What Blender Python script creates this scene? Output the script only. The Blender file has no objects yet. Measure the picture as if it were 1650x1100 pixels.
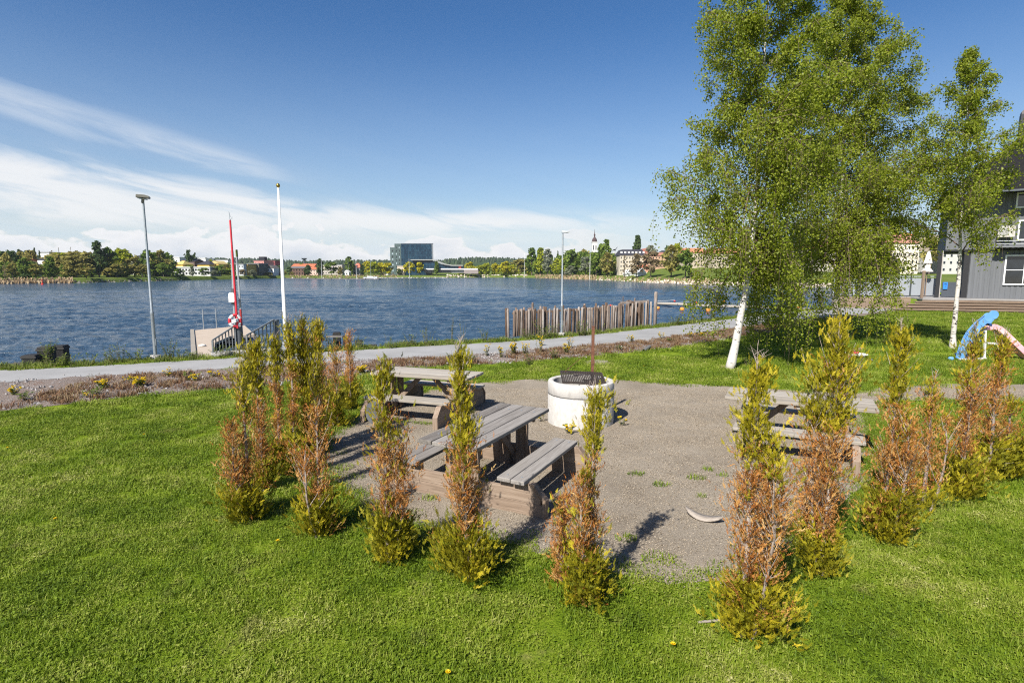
import bpy, math, random
import numpy as np
from mathutils import Vector, Matrix

S = bpy.context.scene
COL = S.collection
R = random.Random(11)
rng = np.random.default_rng(11)

# ------------------------------------------------------------------ camera
FOC, YH, CAMH = 900.0, 438.0, 2.75            # focal length and horizon in pixels of a 1650 wide frame
PITCH = math.atan((550 - YH) / FOC)
cam = bpy.data.objects.new('camera', bpy.data.cameras.new('camera'))
COL.objects.link(cam)
cam.location = (0, 0, CAMH)
cam.rotation_euler = (math.pi / 2 - PITCH, 0, 0)
cam.data.sensor_width = 36
cam.data.lens = FOC / 1650 * 36
cam.data.clip_start = 0.1
cam.data.clip_end = 8000
S.camera = cam


def ray(px, py):
    a = (px - 825) / FOC
    b = (py - 550) / FOC
    return (a, math.cos(PITCH) - b * math.sin(PITCH), -math.sin(PITCH) - b * math.cos(PITCH))


def at(px, py, z=0.0):
    """surveyed point on the level z that the photograph shows at px, py"""
    d = ray(px, py)
    t = (z - CAMH) / d[2]
    return Vector((d[0] * t, d[1] * t, z))


def zat(px, py, y):
    d = ray(px, py)
    t = y / d[1]
    return Vector((d[0] * t, y, CAMH + d[2] * t))


# ------------------------------------------------------------------ mesh helpers
class MB:
    def __init__(s):
        s.v, s.f, s.t, s.m = [], [], [], []

    def add(s, vs, fs, tone=None, mi=0):
        o = len(s.v)
        s.v += [tuple(p) for p in vs]
        t = R.random() if tone is None else tone
        for f in fs:
            s.f.append(tuple(i + o for i in f))
            s.t.append(t)
            s.m.append(mi)
        return s

    def box(s, c, d, rot=None, tone=None, mi=0):
        hx, hy, hz = d[0] / 2, d[1] / 2, d[2] / 2
        vs = [Vector((x, y, z)) for z in (-hz, hz) for x, y in ((-hx, -hy), (hx, -hy), (hx, hy), (-hx, hy))]
        if rot is not None:
            vs = [rot @ v for v in vs]
        vs = [v + Vector(c) for v in vs]
        return s.add(vs, [(3, 2, 1, 0), (4, 5, 6, 7), (0, 1, 5, 4), (1, 2, 6, 5), (2, 3, 7, 6), (3, 0, 4, 7)], tone, mi)

    def bar(s, p, q, w, h, up=(0, 0, 1), tone=None, mi=0):
        p, q = Vector(p), Vector(q)
        x = (q - p)
        L = x.length
        x.normalize()
        u = Vector(up)
        if abs(u.dot(x)) > .98:
            u = Vector((0, 1, 0))
        y = u.cross(x).normalized()
        z = x.cross(y)
        return s.box((p + q) / 2, (L, w, h), Matrix((x, y, z)).transposed(), tone, mi)

    def tube(s, pts, rad, n=8, cap=True, tone=None, mi=0):
        pts = [Vector(p) for p in pts]
        if not hasattr(rad, '__len__'):
            rad = [rad] * len(pts)
        vs, fs = [], []
        ref = Vector((0.31, 0.95, 0.1)).normalized()
        for i, p in enumerate(pts):
            d = (pts[min(i + 1, len(pts) - 1)] - pts[max(i - 1, 0)]).normalized()
            a = ref - d * ref.dot(d)
            if a.length < .1:
                a = Vector((1, 0, 0)) - d * d.x
            a.normalize()
            b = d.cross(a)
            for k in range(n):
                th = 2 * math.pi * k / n
                vs.append(p + (a * math.cos(th) + b * math.sin(th)) * rad[i])
        for i in range(len(pts) - 1):
            for k in range(n):
                k2 = (k + 1) % n
                fs.append((i * n + k, i * n + k2, (i + 1) * n + k2, (i + 1) * n + k))
        if cap:
            fs.append(tuple(range(n - 1, -1, -1)))
            fs.append(tuple((len(pts) - 1) * n + k for k in range(n)))
        return s.add(vs, fs, tone, mi)

    def lathe(s, prof, c=(0, 0, 0), n=32, tone=None, mi=0, close=True):
        vs, fs = [], []
        for r, z in prof:
            for k in range(n):
                th = 2 * math.pi * k / n
                vs.append((c[0] + r * math.cos(th), c[1] + r * math.sin(th), c[2] + z))
        for i in range(len(prof) - 1):
            for k in range(n):
                k2 = (k + 1) % n
                fs.append((i * n + k, i * n + k2, (i + 1) * n + k2, (i + 1) * n + k))
        if close:
            fs.append(tuple(range(n - 1, -1, -1)))
            fs.append(tuple((len(prof) - 1) * n + k for k in range(n)))
        return s.add(vs, fs, tone, mi)

    def prism(s, poly, t0, t1, axis='x', tone=None, mi=0):
        """2-D outline pushed from t0 to t1 along an axis (outline in the other two axes)"""
        def P(a, b, t):
            return {'x': (t, a, b), 'y': (a, t, b), 'z': (a, b, t)}[axis]
        n = len(poly)
        vs = [P(a, b, t0) for a, b in poly] + [P(a, b, t1) for a, b in poly]
        fs = [tuple(range(n - 1, -1, -1)), tuple(range(n, 2 * n))]
        fs += [(i, (i + 1) % n, n + (i + 1) % n, n + i) for i in range(n)]
        return s.add(vs, fs, tone, mi)

    def build(s, name, mats, parent=None, smooth=False, bevel=0.0, loc=None):
        me = bpy.data.meshes.new(name)
        me.from_pydata(s.v, [], s.f)
        at_ = me.attributes.new('tone', 'FLOAT', 'FACE')
        at_.data.foreach_set('value', np.array(s.t, dtype=np.float32))
        if not isinstance(mats, (list, tuple)):
            mats = [mats]
        for m in mats:
            me.materials.append(m)
        if len(mats) > 1:
            me.polygons.foreach_set('material_index', np.array(s.m, dtype=np.int32))
        if smooth:
            me.polygons.foreach_set('use_smooth', np.ones(len(s.f), dtype=bool))
        import bmesh as _b
        bm = _b.new()
        bm.from_mesh(me)
        _b.ops.recalc_face_normals(bm, faces=bm.faces)
        bm.to_mesh(me)
        bm.free()
        o = link(name, me, parent)
        if loc is not None:
            o.location = loc
        if bevel:
            b = o.modifiers.new('bevel', 'BEVEL')
            b.width = bevel
            b.segments = 2
            b.limit_method = 'ANGLE'
        return o


def link(name, me, parent=None):
    o = bpy.data.objects.new(name, me)
    COL.objects.link(o)
    if parent is not None:
        o.parent = parent
    return o


def quads(name, Q, tone, mat, parent=None, mi=None):
    """fast mesh of loose quads: Q (n,4,3), tone (n)"""
    n = len(Q)
    me = bpy.data.meshes.new(name)
    me.vertices.add(n * 4)
    me.vertices.foreach_set('co', np.ascontiguousarray(Q, dtype=np.float32).ravel())
    me.loops.add(n * 4)
    me.loops.foreach_set('vertex_index', np.arange(n * 4, dtype=np.int32))
    me.polygons.add(n)
    me.polygons.foreach_set('loop_start', np.arange(0, n * 4, 4, dtype=np.int32))
    me.update(calc_edges=True)
    a = me.attributes.new('tone', 'FLOAT', 'FACE')
    a.data.foreach_set('value', np.asarray(tone, dtype=np.float32))
    mats = mat if isinstance(mat, (list, tuple)) else [mat]
    for m in mats:
        me.materials.append(m)
    if mi is not None:
        me.polygons.foreach_set('material_index', np.asarray(mi, dtype=np.int32))
    return link(name, me, parent)


def tag(o, label=None, cat=None, group=None, kind=None):
    if label:
        o['label'] = label
    if cat:
        o['category'] = cat
    if group:
        o['group'] = group
    if kind:
        o['kind'] = kind
    return o


def thing(name, label, cat, loc=(0, 0, 0), rz=0.0, group=None):
    o = bpy.data.objects.new(name, None)
    COL.objects.link(o)
    o.empty_display_size = .2
    o.location = loc
    o.rotation_euler = (0, 0, rz)
    return tag(o, label, cat, group)


def copy_tree(o, parent=None):
    c = o.copy()
    COL.objects.link(c)
    c.parent = parent
    for ch in list(o.children):
        copy_tree(ch, c)
    return c


# ------------------------------------------------------------------ materials
def ramp(nt, cols, pos=None):
    r = nt.nodes.new('ShaderNodeValToRGB')
    e = r.color_ramp.elements
    n = len(cols)
    while len(e) < n:
        e.new(.5)
    for i, c in enumerate(cols):
        e[i].position = pos[i] if pos else (i / (n - 1) if n > 1 else 0)
        e[i].color = (*c, 1)
    return r


def math_(nt, op, a, b=None, clamp=False):
    m = nt.nodes.new('ShaderNodeMath')
    m.operation = op
    m.use_clamp = clamp
    for i, v in enumerate((a, b)):
        if v is None:
            continue
        if isinstance(v, (int, float)):
            m.inputs[i].default_value = v
        else:
            nt.links.new(v, m.inputs[i])
    return m.outputs[0]


def mapr(nt, v, a, b, c=0.0, d=1.0, smooth=True):
    m = nt.nodes.new('ShaderNodeMapRange')
    m.interpolation_type = 'SMOOTHSTEP' if smooth else 'LINEAR'
    for i, x in ((1, a), (2, b), (3, c), (4, d)):
        if isinstance(x, (int, float)):
            m.inputs[i].default_value = x
        else:
            nt.links.new(x, m.inputs[i])
    nt.links.new(v, m.inputs[0])
    return m.outputs[0]


def noise(nt, vec, scale, detail=4, rough=.55, dist=0.0):
    n = nt.nodes.new('ShaderNodeTexNoise')
    n.inputs['Scale'].default_value = scale
    n.inputs['Detail'].default_value = detail
    n.inputs['Roughness'].default_value = rough
    n.inputs['Distortion'].default_value = dist
    if vec is not None:
        nt.links.new(vec, n.inputs['Vector'])
    return n.outputs[0]


def coords(nt, kind='Object', stretch=(1, 1, 1)):
    if kind == 'World':
        v = nt.nodes.new('ShaderNodeNewGeometry').outputs['Position']
    else:
        v = nt.nodes.new('ShaderNodeTexCoord').outputs[kind]
    if stretch != (1, 1, 1):
        m = nt.nodes.new('ShaderNodeMapping')
        m.inputs['Scale'].default_value = stretch
        nt.links.new(v, m.inputs[0])
        v = m.outputs[0]
    return v


def M(name, cols, rough=.8, tone=.5, nscale=6, bump=None, spec=.3, trans=0.0, stretch=(1, 1, 1),
      coord='Object', metal=0.0, detail=6, nrange=(.3, .7), fine=None, pos=None):
    """procedural material: noise and the per-piece tone attribute drive a colour ramp"""
    m = bpy.data.materials.new(name)
    m.use_nodes = True
    nt = m.node_tree
    b = nt.nodes['Principled BSDF']
    v = coords(nt, coord, stretch)
    f = mapr(nt, noise(nt, v, nscale, detail), nrange[0], nrange[1], 0, 1, False)
    if fine:
        g = mapr(nt, noise(nt, v, fine, 3), .3, .7, 0, 1, False)
        f = math_(nt, 'ADD', math_(nt, 'MULTIPLY', f, .5), math_(nt, 'MULTIPLY', g, .5))
    if tone:
        a = nt.nodes.new('ShaderNodeAttribute')
        a.attribute_name = 'tone'
        f = math_(nt, 'ADD', math_(nt, 'MULTIPLY', f, 1 - tone), math_(nt, 'MULTIPLY', a.outputs['Fac'], tone))
    r = ramp(nt, cols, pos)
    nt.links.new(f, r.inputs[0])
    nt.links.new(r.outputs[0], b.inputs['Base Color'])
    b.inputs['Roughness'].default_value = rough
    b.inputs['Metallic'].default_value = metal
    b.inputs['Specular IOR Level'].default_value = spec
    if bump:
        bn = nt.nodes.new('ShaderNodeBump')
        bn.inputs['Strength'].default_value = bump[1]
        bn.inputs['Distance'].default_value = bump[2] if len(bump) > 2 else .02
        nt.links.new(noise(nt, v, bump[0], 5), bn.inputs['Height'])
        nt.links.new(bn.outputs[0], b.inputs['Normal'])
    if trans:
        t = nt.nodes.new('ShaderNodeBsdfTranslucent')
        nt.links.new(r.outputs[0], t.inputs[0])
        mx = nt.nodes.new('ShaderNodeMixShader')
        mx.inputs[0].default_value = trans
        nt.links.new(b.outputs[0], mx.inputs[1])
        nt.links.new(t.outputs[0], mx.inputs[2])
        nt.links.new(mx.outputs[0], nt.nodes['Material Output'].inputs[0])
    return m


def plain(name, c, rough=.6, metal=0.0, spec=.4, var=.12, nscale=8, bump=None):
    lo = tuple(x * (1 - var) for x in c)
    hi = tuple(min(1, x * (1 + var)) for x in c)
    return M(name, [lo, hi], rough, 0.25, nscale, bump, spec, metal=metal)


WOOD = [(.07, .06, .052), (.15, .135, .12), (.24, .22, .20), (.33, .31, .285)]
wood_x = M('weathered_wood_long', WOOD, .85, .35, 5, (9, .5, .006), .2, stretch=(.35, 7, 7), fine=16)
wood_y = M('weathered_wood_cross', [(.12, .085, .06), (.23, .17, .125), (.33, .26, .20)], .85, .3, 5, (9, .5, .006), .2, stretch=(7, .35, 7), fine=14)
wood_z = M('weathered_wood_post', [(.12, .08, .055), (.22, .16, .115), (.30, .24, .19)], .85, .3, 5, (9, .4, .006), .2, stretch=(7, 7, .35))
PALE = [(.15, .125, .095), (.255, .225, .185), (.335, .305, .265), (.39, .36, .32)]
wood_pale = M('bleached_wood', PALE, .85, .3, 4, (9, .4, .005), .2, stretch=(.35, 7, 7), fine=14)
concrete = M('cast_concrete', [(.28, .265, .245), (.41, .39, .365), (.49, .47, .44)], .9, .1, 3.5, (60, .25, .01), .2, fine=30)
steel_galv = M('galvanised_steel', [(.28, .31, .33), (.42, .45, .47)], .45, .2, 9, None, .5, metal=.55)
steel_dark = plain('dark_grey_steel', (.09, .10, .11), .5, .3)
rust = M('rusty_steel', [(.06, .03, .02), (.14, .06, .035), (.2, .09, .05)], .85, .2, 18, (60, .3, .004))
soot = M('sooty_steel', [(.02, .018, .017), (.06, .045, .038)], .75, .2, 14)
white_paint = plain('white_paint', (.78, .78, .77), .4, var=.04)
black_rubber = M('tarred_timber', [(.008, .008, .008), (.03, .029, .028)], .7, .3, 8, (20, .4, .01))
red_paint = plain('red_paint', (.55, .03, .045), .45)
glass_dark = plain('dark_window_glass', (.015, .018, .022), .06, spec=.8, var=.3, nscale=3)
yellow_petal = M('yellow_petals', [(.62, .42, .0), (.8, .6, .02)], .6, .8, 9, trans=.25)
# ------------------------------------------------------------------ light, sky and clouds
SUN_AZ = math.radians(212)      # clockwise from +Y: behind and to the left of the camera
SUN_EL = math.radians(44)
sun = bpy.data.objects.new('sun', bpy.data.lights.new('sun', 'SUN'))
COL.objects.link(sun)
sd = Vector((math.sin(SUN_AZ) * math.cos(SUN_EL), math.cos(SUN_AZ) * math.cos(SUN_EL), math.sin(SUN_EL)))
sun.rotation_euler = sd.to_track_quat('Z', 'Y').to_euler()
sun.location = (-30, -40, 60)
sun.data.energy = 5.0
sun.data.angle = math.radians(.5)
sun.data.color = (1, .955, .88)

W = bpy.data.worlds.new('World')
S.world = W
W.use_nodes = True
nt = W.node_tree
bg = nt.nodes['Background']
sky = nt.nodes.new('ShaderNodeTexSky')
sky.sky_type = 'NISHITA'
sky.sun_disc = False
sky.sun_elevation = SUN_EL
sky.sun_rotation = SUN_AZ
sky.air_density = 1.0
sky.dust_density = 0.7
sky.ozone_density = 3.0
hs = nt.nodes.new('ShaderNodeHueSaturation')
hs.inputs['Saturation'].default_value = 1.28
hs.inputs['Hue'].default_value = .506
nt.links.new(sky.outputs[0], hs.inputs['Color'])
nt.links.new(hs.outputs[0], bg.inputs[0])
bg.inputs[1].default_value = .067
g = nt.nodes.new('ShaderNodeTexCoord').outputs['Generated']
sx = nt.nodes.new('ShaderNodeSeparateXYZ')
nt.links.new(g, sx.inputs[0])
X, Y, Z = sx.outputs
az = math_(nt, 'ARCTAN2', X, Y)


def comb(x, y, z=0.0):
    c = nt.nodes.new('ShaderNodeCombineXYZ')
    for i, v in enumerate((x, y, z)):
        if isinstance(v, (int, float)):
            c.inputs[i].default_value = v
        else:
            nt.links.new(v, c.inputs[i])
    return c.outputs[0]


mul = lambda a, b: math_(nt, 'MULTIPLY', a, b)
addn = lambda a, b: math_(nt, 'ADD', a, b)
# heaped cumulus bank along the horizon
cn = noise(nt, comb(mul(az, 7.0), mul(Z, 13.0), 3.1), 2.0, 8, .52)
cb = noise(nt, comb(mul(az, 1.0), 0.0, 7.7), 4.6, 2, .5)
base = addn(mul(cb, .085), .022)                                     # how high the bank stands in each direction
dens = addn(mul(addn(base, mul(Z, -1)), 15.0), mul(addn(cn, -.5), 2.4))
left = mapr(nt, az, .02, .42, 1, .1)
cum = mul(mapr(nt, dens, .0, .24), left)
cum = mul(cum, mapr(nt, Z, .0, .03, .55, 1))
# long cirrus sheet, sloping down towards the right
sl = addn(Z, mul(az, .19))
wn = noise(nt, comb(mul(az, 2.6), mul(sl, 15.0), 1.3), 1.6, 7, .55, .6)
wf = noise(nt, comb(mul(az, 5.0), mul(sl, 60.0), 5.3), 1.8, 5, .6, .4)
wisp = addn(mul(wn, .82), mul(wf, .18))
top = addn(.112, mul(mapr(nt, az, -.75, -.20, 1, 0, False), .058))
edge = mapr(nt, addn(addn(top, mul(Z, -1)), mul(addn(wn, -.5), .05)), -.02, .03)
sheet = mul(mul(edge, mapr(nt, wisp, .25, .52, .40, 1)), mapr(nt, az, -.05, .5, 1, .22))
sheet = mul(sheet, .87)
hole = mapr(nt, addn(Z, mul(addn(wn, -.5), .05)), .040, .085)
sheet = mul(sheet, addn(mul(hole, .55), .45))
st = mapr(nt, math_(nt, 'ABSOLUTE', addn(addn(sl, -.080), mul(addn(wn, -.5), .05))), .0, .046, 1, 0)
st = mul(mul(st, mapr(nt, wisp, .25, .55, .3, 1)), mapr(nt, az, -.47, -.24, .58, 0))
veil = mul(addn(mapr(nt, Z, .0, .40, .44, 0), mapr(nt, Z, -.01, .13, .55, 0)), mapr(nt, wn, .2, .8, .85, 1))
cl = math_(nt, 'MAXIMUM', math_(nt, 'MAXIMUM', sheet, st), cum, True)
fac = math_(nt, 'MAXIMUM', cl, veil, True)
fac = mul(fac, mapr(nt, Z, -.02, .0))
bgc = nt.nodes.new('ShaderNodeBackground')
shade = mapr(nt, addn(mul(dens, .5), mul(cn, .5)), .25, 1.1, 0, 1)
cr = ramp(nt, [(1.0, 1.0, 1.0), (.66, .73, .82)])
nt.links.new(mul(shade, cum), cr.inputs[0])
vm = nt.nodes.new('ShaderNodeMix')
vm.data_type = 'RGBA'
vm.inputs[6].default_value = (.66, .82, .98, 1)            # thin air light low in the sky, white where there is cloud
nt.links.new(math_(nt, 'MULTIPLY', cl, 1.25, True), vm.inputs[0])
nt.links.new(cr.outputs[0], vm.inputs[7])
nt.links.new(vm.outputs[2], bgc.inputs[0])
bgc.inputs[1].default_value = .545
mx = nt.nodes.new('ShaderNodeMixShader')
nt.links.new(fac, mx.inputs[0])
nt.links.new(bg.outputs[0], mx.inputs[1])
nt.links.new(bgc.outputs[0], mx.inputs[2])
nt.links.new(mx.outputs[0], nt.nodes['World Output'].inputs[0])
S.view_settings.view_transform = 'Standard'
S.view_settings.look = 'None'
S.view_settings.exposure = 0.83
S.view_settings.gamma = 1.0
S.cycles.max_bounces = 7
S.cycles.transparent_max_bounces = 8
S.cycles.use_denoising = False
S.cycles.filter_width = 1.15
S.cycles.sample_clamp_direct = 2.5
S.cycles.sample_clamp_indirect = 2.5

# ------------------------------------------------------------------ outlines on the ground (surveyed)
pts = lambda L, z=0: [at(x, y, z) for x, y in L]
path_far = pts([(0, 597), (120, 592), (250, 584), (345, 579), (420, 573), (560, 565), (700, 557), (830, 550), (950, 540), (1060, 528), (1170, 515), (1240, 506), (1320, 499)])
path_near = pts([(0, 617), (150, 606), (300, 598), (450, 589), (560, 582), (700, 575), (830, 568), (950, 559), (1060, 548), (1170, 533), (1260, 521), (1330, 513)])
bed_out = pts([(0, 662), (100, 652), (200, 641), (300, 632), (430, 622), (560, 606), (650, 593), (760, 588), (830, 585), (950, 575), (1060, 563), (1170, 547), (1260, 531), (1330, 520)])
ext = lambda P, k: [P[0] + (P[0] - P[1]).normalized() * k] + P + [P[-1] + (P[-1] - P[-2]).normalized() * k]
path_far, path_near, bed_out = ext(path_far, 14), ext(path_near, 14), ext(bed_out, 14)
shore = [p + (p - Vector((2.0, -60, 0))).normalized() * .9 for p in path_far]
shore = [Vector((-90, -6, 0)), Vector((-45, 3.2, 0))] + shore[1:-1] + [Vector((28, 47, 0)), Vector((36, 60, 0)), Vector((50, 75, 0)), Vector((110, 92, 0)), Vector((200, 100, 0))]


def resample(P, step):
    out = []
    for a, b in zip(P[:-1], P[1:]):
        n = max(1, int((b - a).length / step))
        out += [a.lerp(b, k / n) for k in range(n)]
    return out + [P[-1]]


def strip_n(P, n):
    d = [0]
    for a, b in zip(P[:-1], P[1:]):
        d.append(d[-1] + (b - a).length)
    xs = np.linspace(0, d[-1], n)
    A = np.array([[p.x, p.y] for p in P])
    return np.stack([np.interp(xs, d, A[:, 0]), np.interp(xs, d, A[:, 1])], 1)


def pip(P, poly):
    """points (n,2) inside polygon (list of Vectors or array)"""
    poly = np.array([[p[0], p[1]] for p in poly])
    x, y = P[:, 0], P[:, 1]
    ins = np.zeros(len(P), bool)
    j = len(poly) - 1
    for i in range(len(poly)):
        xi, yi, xj, yj = poly[i, 0], poly[i, 1], poly[j, 0], poly[j, 1]
        c = ((yi > y) != (yj > y))
        with np.errstate(divide='ignore', invalid='ignore'):
            ins ^= c & (x < (xj - xi) * (y - yi) / (yj - yi) + xi)
        j = i
    return ins


def dist_poly(P, L):
    L = np.array([[p[0], p[1]] for p in L])
    best = np.full(len(P), 1e9)
    for a, b in zip(L[:-1], L[1:]):
        ab = b - a
        t = np.clip(((P - a) @ ab) / (ab @ ab), 0, 1)
        best = np.minimum(best, np.linalg.norm(P - (a + t[:, None] * ab), axis=1))
    return best


land_poly = shore + [Vector((200, -60, 0)), Vector((-90, -60, 0))]

# lawn: one sheet, flat, falling away under the water at the shore
xs = np.concatenate([np.arange(-90, -30, 3), np.arange(-30, 45, .5), np.arange(45, 201, 5)])
ys = np.concatenate([np.arange(-40, 0, 5), np.arange(0, 62, .5), np.arange(62, 104, 2)])
GX, GY = np.meshgrid(xs, ys)
P = np.stack([GX.ravel(), GY.ravel()], 1)
ins = pip(P, land_poly)
ds = dist_poly(P, shore)
gz = np.where(ins, 0, -np.minimum(2.2, ds * 1.1))
nx = len(xs)
keep = gz > -2.15
mb = MB()
mb.v = [(float(a), float(b), float(c)) for (a, b), c in zip(P, gz)]
for j in range(len(ys) - 1):
    for i in range(nx - 1):
        q = (j * nx + i, j * nx + i + 1, (j + 1) * nx + i + 1, (j + 1) * nx + i)
        if any(keep[k] for k in q):
            mb.f.append(q)
            mb.t.append(.5)
            mb.m.append(0)


def lawn_material(name, blades):
    m = bpy.data.materials.new(name)
    m.use_nodes = True
    t = m.node_tree
    b = t.nodes['Principled BSDF']
    v = coords(t, 'World')
    big = mapr(t, noise(t, v, .9, 4, .6), .32, .68, 0, 1, False)
    mid = mapr(t, noise(t, v, 5.5, 4, .6), .3, .7, 0, 1, False)
    f = math_(t, 'ADD', math_(t, 'MULTIPLY', big, .38), math_(t, 'MULTIPLY', mid, .22))
    if blades:
        a = t.nodes.new('ShaderNodeAttribute')
        a.attribute_name = 'tone'
        f = math_(t, 'ADD', f, math_(t, 'MULTIPLY', a.outputs['Fac'], .44))
    else:
        fn = mapr(t, noise(t, v, 60, 3, .7), .3, .7, 0, 1, False)
        f = math_(t, 'ADD', f, math_(t, 'MULTIPLY', fn, .44))
    r = ramp(t, [(.022, .040, .004), (.102, .165, .009), (.185, .25, .018), (.31, .33, .07), (.50, .47, .22)], [.10, .38, .62, .82, 1])
    t.links.new(f, r.inputs[0])
    col = r.outputs[0]
    # dry yellowish patches
    dry = mapr(t, noise(t, v, 2.1, 5, .65), .57, .74, 0, .6)
    mxc = t.nodes.new('ShaderNodeMix')
    mxc.data_type = 'RGBA'
    t.links.new(dry, mxc.inputs[0])
    t.links.new(col, mxc.inputs[6])
    mxc.inputs[7].default_value = (.27, .24, .085, 1)
    t.links.new(mxc.outputs[2], b.inputs['Base Color'])
    b.inputs['Roughness'].default_value = .55 if blades else .9
    b.inputs['Specular IOR Level'].default_value = .25 if blades else .05
    if blades:
        tr = t.nodes.new('ShaderNodeBsdfTranslucent')
        t.links.new(mxc.outputs[2], tr.inputs[0])
        ms = t.nodes.new('ShaderNodeMixShader')
        ms.inputs[0].default_value = .3
        t.links.new(b.outputs[0], ms.inputs[1])
        t.links.new(tr.outputs[0], ms.inputs[2])
        t.links.new(ms.outputs[0], t.nodes['Material Output'].inputs[0])
    else:
        bp = t.nodes.new('ShaderNodeBump')
        bp.inputs['Strength'].default_value = .9
        bp.inputs['Distance'].default_value = .04
        t.links.new(noise(t, v, 45, 5, .7), bp.inputs['Height'])
        t.links.new(bp.outputs[0], b.inputs['Normal'])
    return m


m_lawn = lawn_material('lawn_soil', False)
m_blade = lawn_material('grass_blades', True)
tag(mb.build('lawn', m_lawn), kind='structure')

m_asphalt = M('asphalt', [(.19, .187, .182), (.265, .262, .257), (.33, .325, .318)], .9, 0, .9, (120, .3, .004), .2, coord='World', fine=70)
m_gravel = M('gravel', [(.115, .088, .06), (.225, .189, .145), (.302, .258, .202), (.425, .37, .30)], .95, 0, 1.1, (95, 1.0, .02), .1, coord='World', fine=75, detail=8, nrange=(.25, .75))
m_bed = M('dry_earth_bed', [(.07, .04, .026), (.15, .105, .08), (.24, .21, .19), (.15, .08, .05), (.22, .195, .175)], .95, 0, 1.6, (40, 1.0, .04), .1, coord='World', fine=30, nrange=(.2, .8))


def sheet_strip(name, A, B, n, m, z, mat, rough=0.0):
    a, b = strip_n(A, n), strip_n(B, n)
    mb = MB()
    for i in range(n):
        for k in range(m + 1):
            p = a[i] * (1 - k / m) + b[i] * (k / m)
            h = z + (rough * R.random() if 0 < k < m else 0)
            mb.v.append((p[0], p[1], h))
    for i in range(n - 1):
        for k in range(m):
            q = i * (m + 1) + k
            mb.f.append((q, q + m + 1, q + m + 2, q + 1))
            mb.t.append(.5)
            mb.m.append(0)
    o = mb.build(name, mat, smooth=rough > 0)
    return tag(o, kind='structure')


sheet_strip('path', path_far, path_near, 120, 1, .010, m_asphalt)
jag = lambda L, s: [p + Vector((R.gauss(0, s), R.gauss(0, s), 0)) for p in resample(L, .25)]
bed_o = jag(bed_out, .05)
sheet_strip('flower_bed', path_near, bed_o, 260, 9, .005, m_bed, .09)

grav_px = [(528, 705), (578, 672), (640, 650), (690, 629), (760, 618), (830, 612), (900, 610), (990, 612), (1090, 618), (1180, 622), (1290, 630), (1390, 634), (1430, 622), (1520, 619), (1650, 619), (1760, 619),
           (1760, 646), (1650, 645), (1520, 643), (1420, 648), (1392, 668), (1400, 710), (1398, 770), (1345, 822), (1285, 855), (1262, 900), (1180, 932), (1080, 944), (1000, 925), (900, 900), (790, 866), (690, 852), (600, 832), (565, 792), (525, 762), (515, 728)]
grav = pts(grav_px, 0)
gv = jag(grav + [grav[0]], .035)[:-1]
mb = MB()
mb.add([(p.x, p.y, .005) for p in gv], [tuple(range(len(gv)))])
tag(mb.build('gravel_area', m_gravel), kind='structure')

# water: a lake sheet reaching far beyond the other shore
m_water = bpy.data.materials.new('lake_water')
m_water.use_nodes = True
t = m_water.node_tree
b = t.nodes['Principled BSDF']
b.inputs['Base Color'].default_value = (.030, .057, .090, 1)
b.inputs['Roughness'].default_value = .13
b.inputs['IOR'].default_value = 1.33
v = coords(t, 'World', (1.5, 2.6, 1))
w1 = noise(t, v, 1.0, 4, .6, .3)
v2 = coords(t, 'World', (.03, .05, 1))
gust = mapr(t, noise(t, v2, 1.0, 4, .6), .3, .7, .55, 1.25)
bp = t.nodes.new('ShaderNodeBump')
bp.inputs['Distance'].default_value = .42
t.links.new(math_(t, 'MULTIPLY', w1, gust), bp.inputs['Height'])
bp.inputs['Strength'].default_value = 1.0
t.links.new(bp.outputs[0], b.inputs['Normal'])
mb = MB()
# wind waves as real geometry near the shore, dying out into a flat sheet farther off
na, nr = 640, 430
A_ = np.radians(np.linspace(-50, 50, na))
D_ = 13.5 * (150 / 13.5) ** np.linspace(0, 1, nr)
AA, DD = np.meshgrid(A_, D_)
xw, yw = DD * np.tan(AA), DD
zw = np.zeros_like(xw)
for k in range(34):
    lam = .45 * (6.5 / .45) ** (k / 33)
    th = math.radians(252) + rng.normal(0, .55)
    kk = 2 * math.pi / lam
    ph = kk * (xw * math.cos(th) + yw * math.sin(th)) + rng.uniform(0, 6.28) + .8 * np.sin(.05 * xw + .03 * yw + k)
    s = np.sin(ph)
    step = DD * (math.log(150 / 13.5) / nr)
    zw += .0105 * lam ** .6 * (s + .35 * np.cos(2 * ph)) * np.clip((lam / (step * 2.2) - .6), 0, 1)
gustf = .75 + .35 * np.sin(.11 * xw + .23 * yw + 2 * np.sin(.045 * xw)) * np.sin(.07 * yw - .05 * xw)
zw = zw * gustf * np.clip((150 - DD) / 60, 0, 1) - 1
mb.v = list(map(tuple, np.stack([xw.ravel(), yw.ravel(), zw.ravel()], 1)))
idx = (np.arange(nr - 1)[:, None] * na + np.arange(na - 1)[None, :]).ravel()
mb.f = [(int(i), int(i) + 1, int(i) + na + 1, int(i) + na) for i in idx]
mb.t, mb.m = [.5] * len(mb.f), [0] * len(mb.f)
o0 = len(mb.v)
ea = 150 * math.tan(math.radians(50))
na0 = (nr - 1) * na
ring_ = [na0 + i for i in range(na)]
mb.v += [(-1000, 150, -1), (-1000, 900, -1), (1000, 900, -1), (1000, 150, -1)]
mb.f.append(tuple(ring_[::-1]) + (o0, o0 + 1, o0 + 2, o0 + 3))
mb.t.append(.5)
mb.m.append(0)
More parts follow.
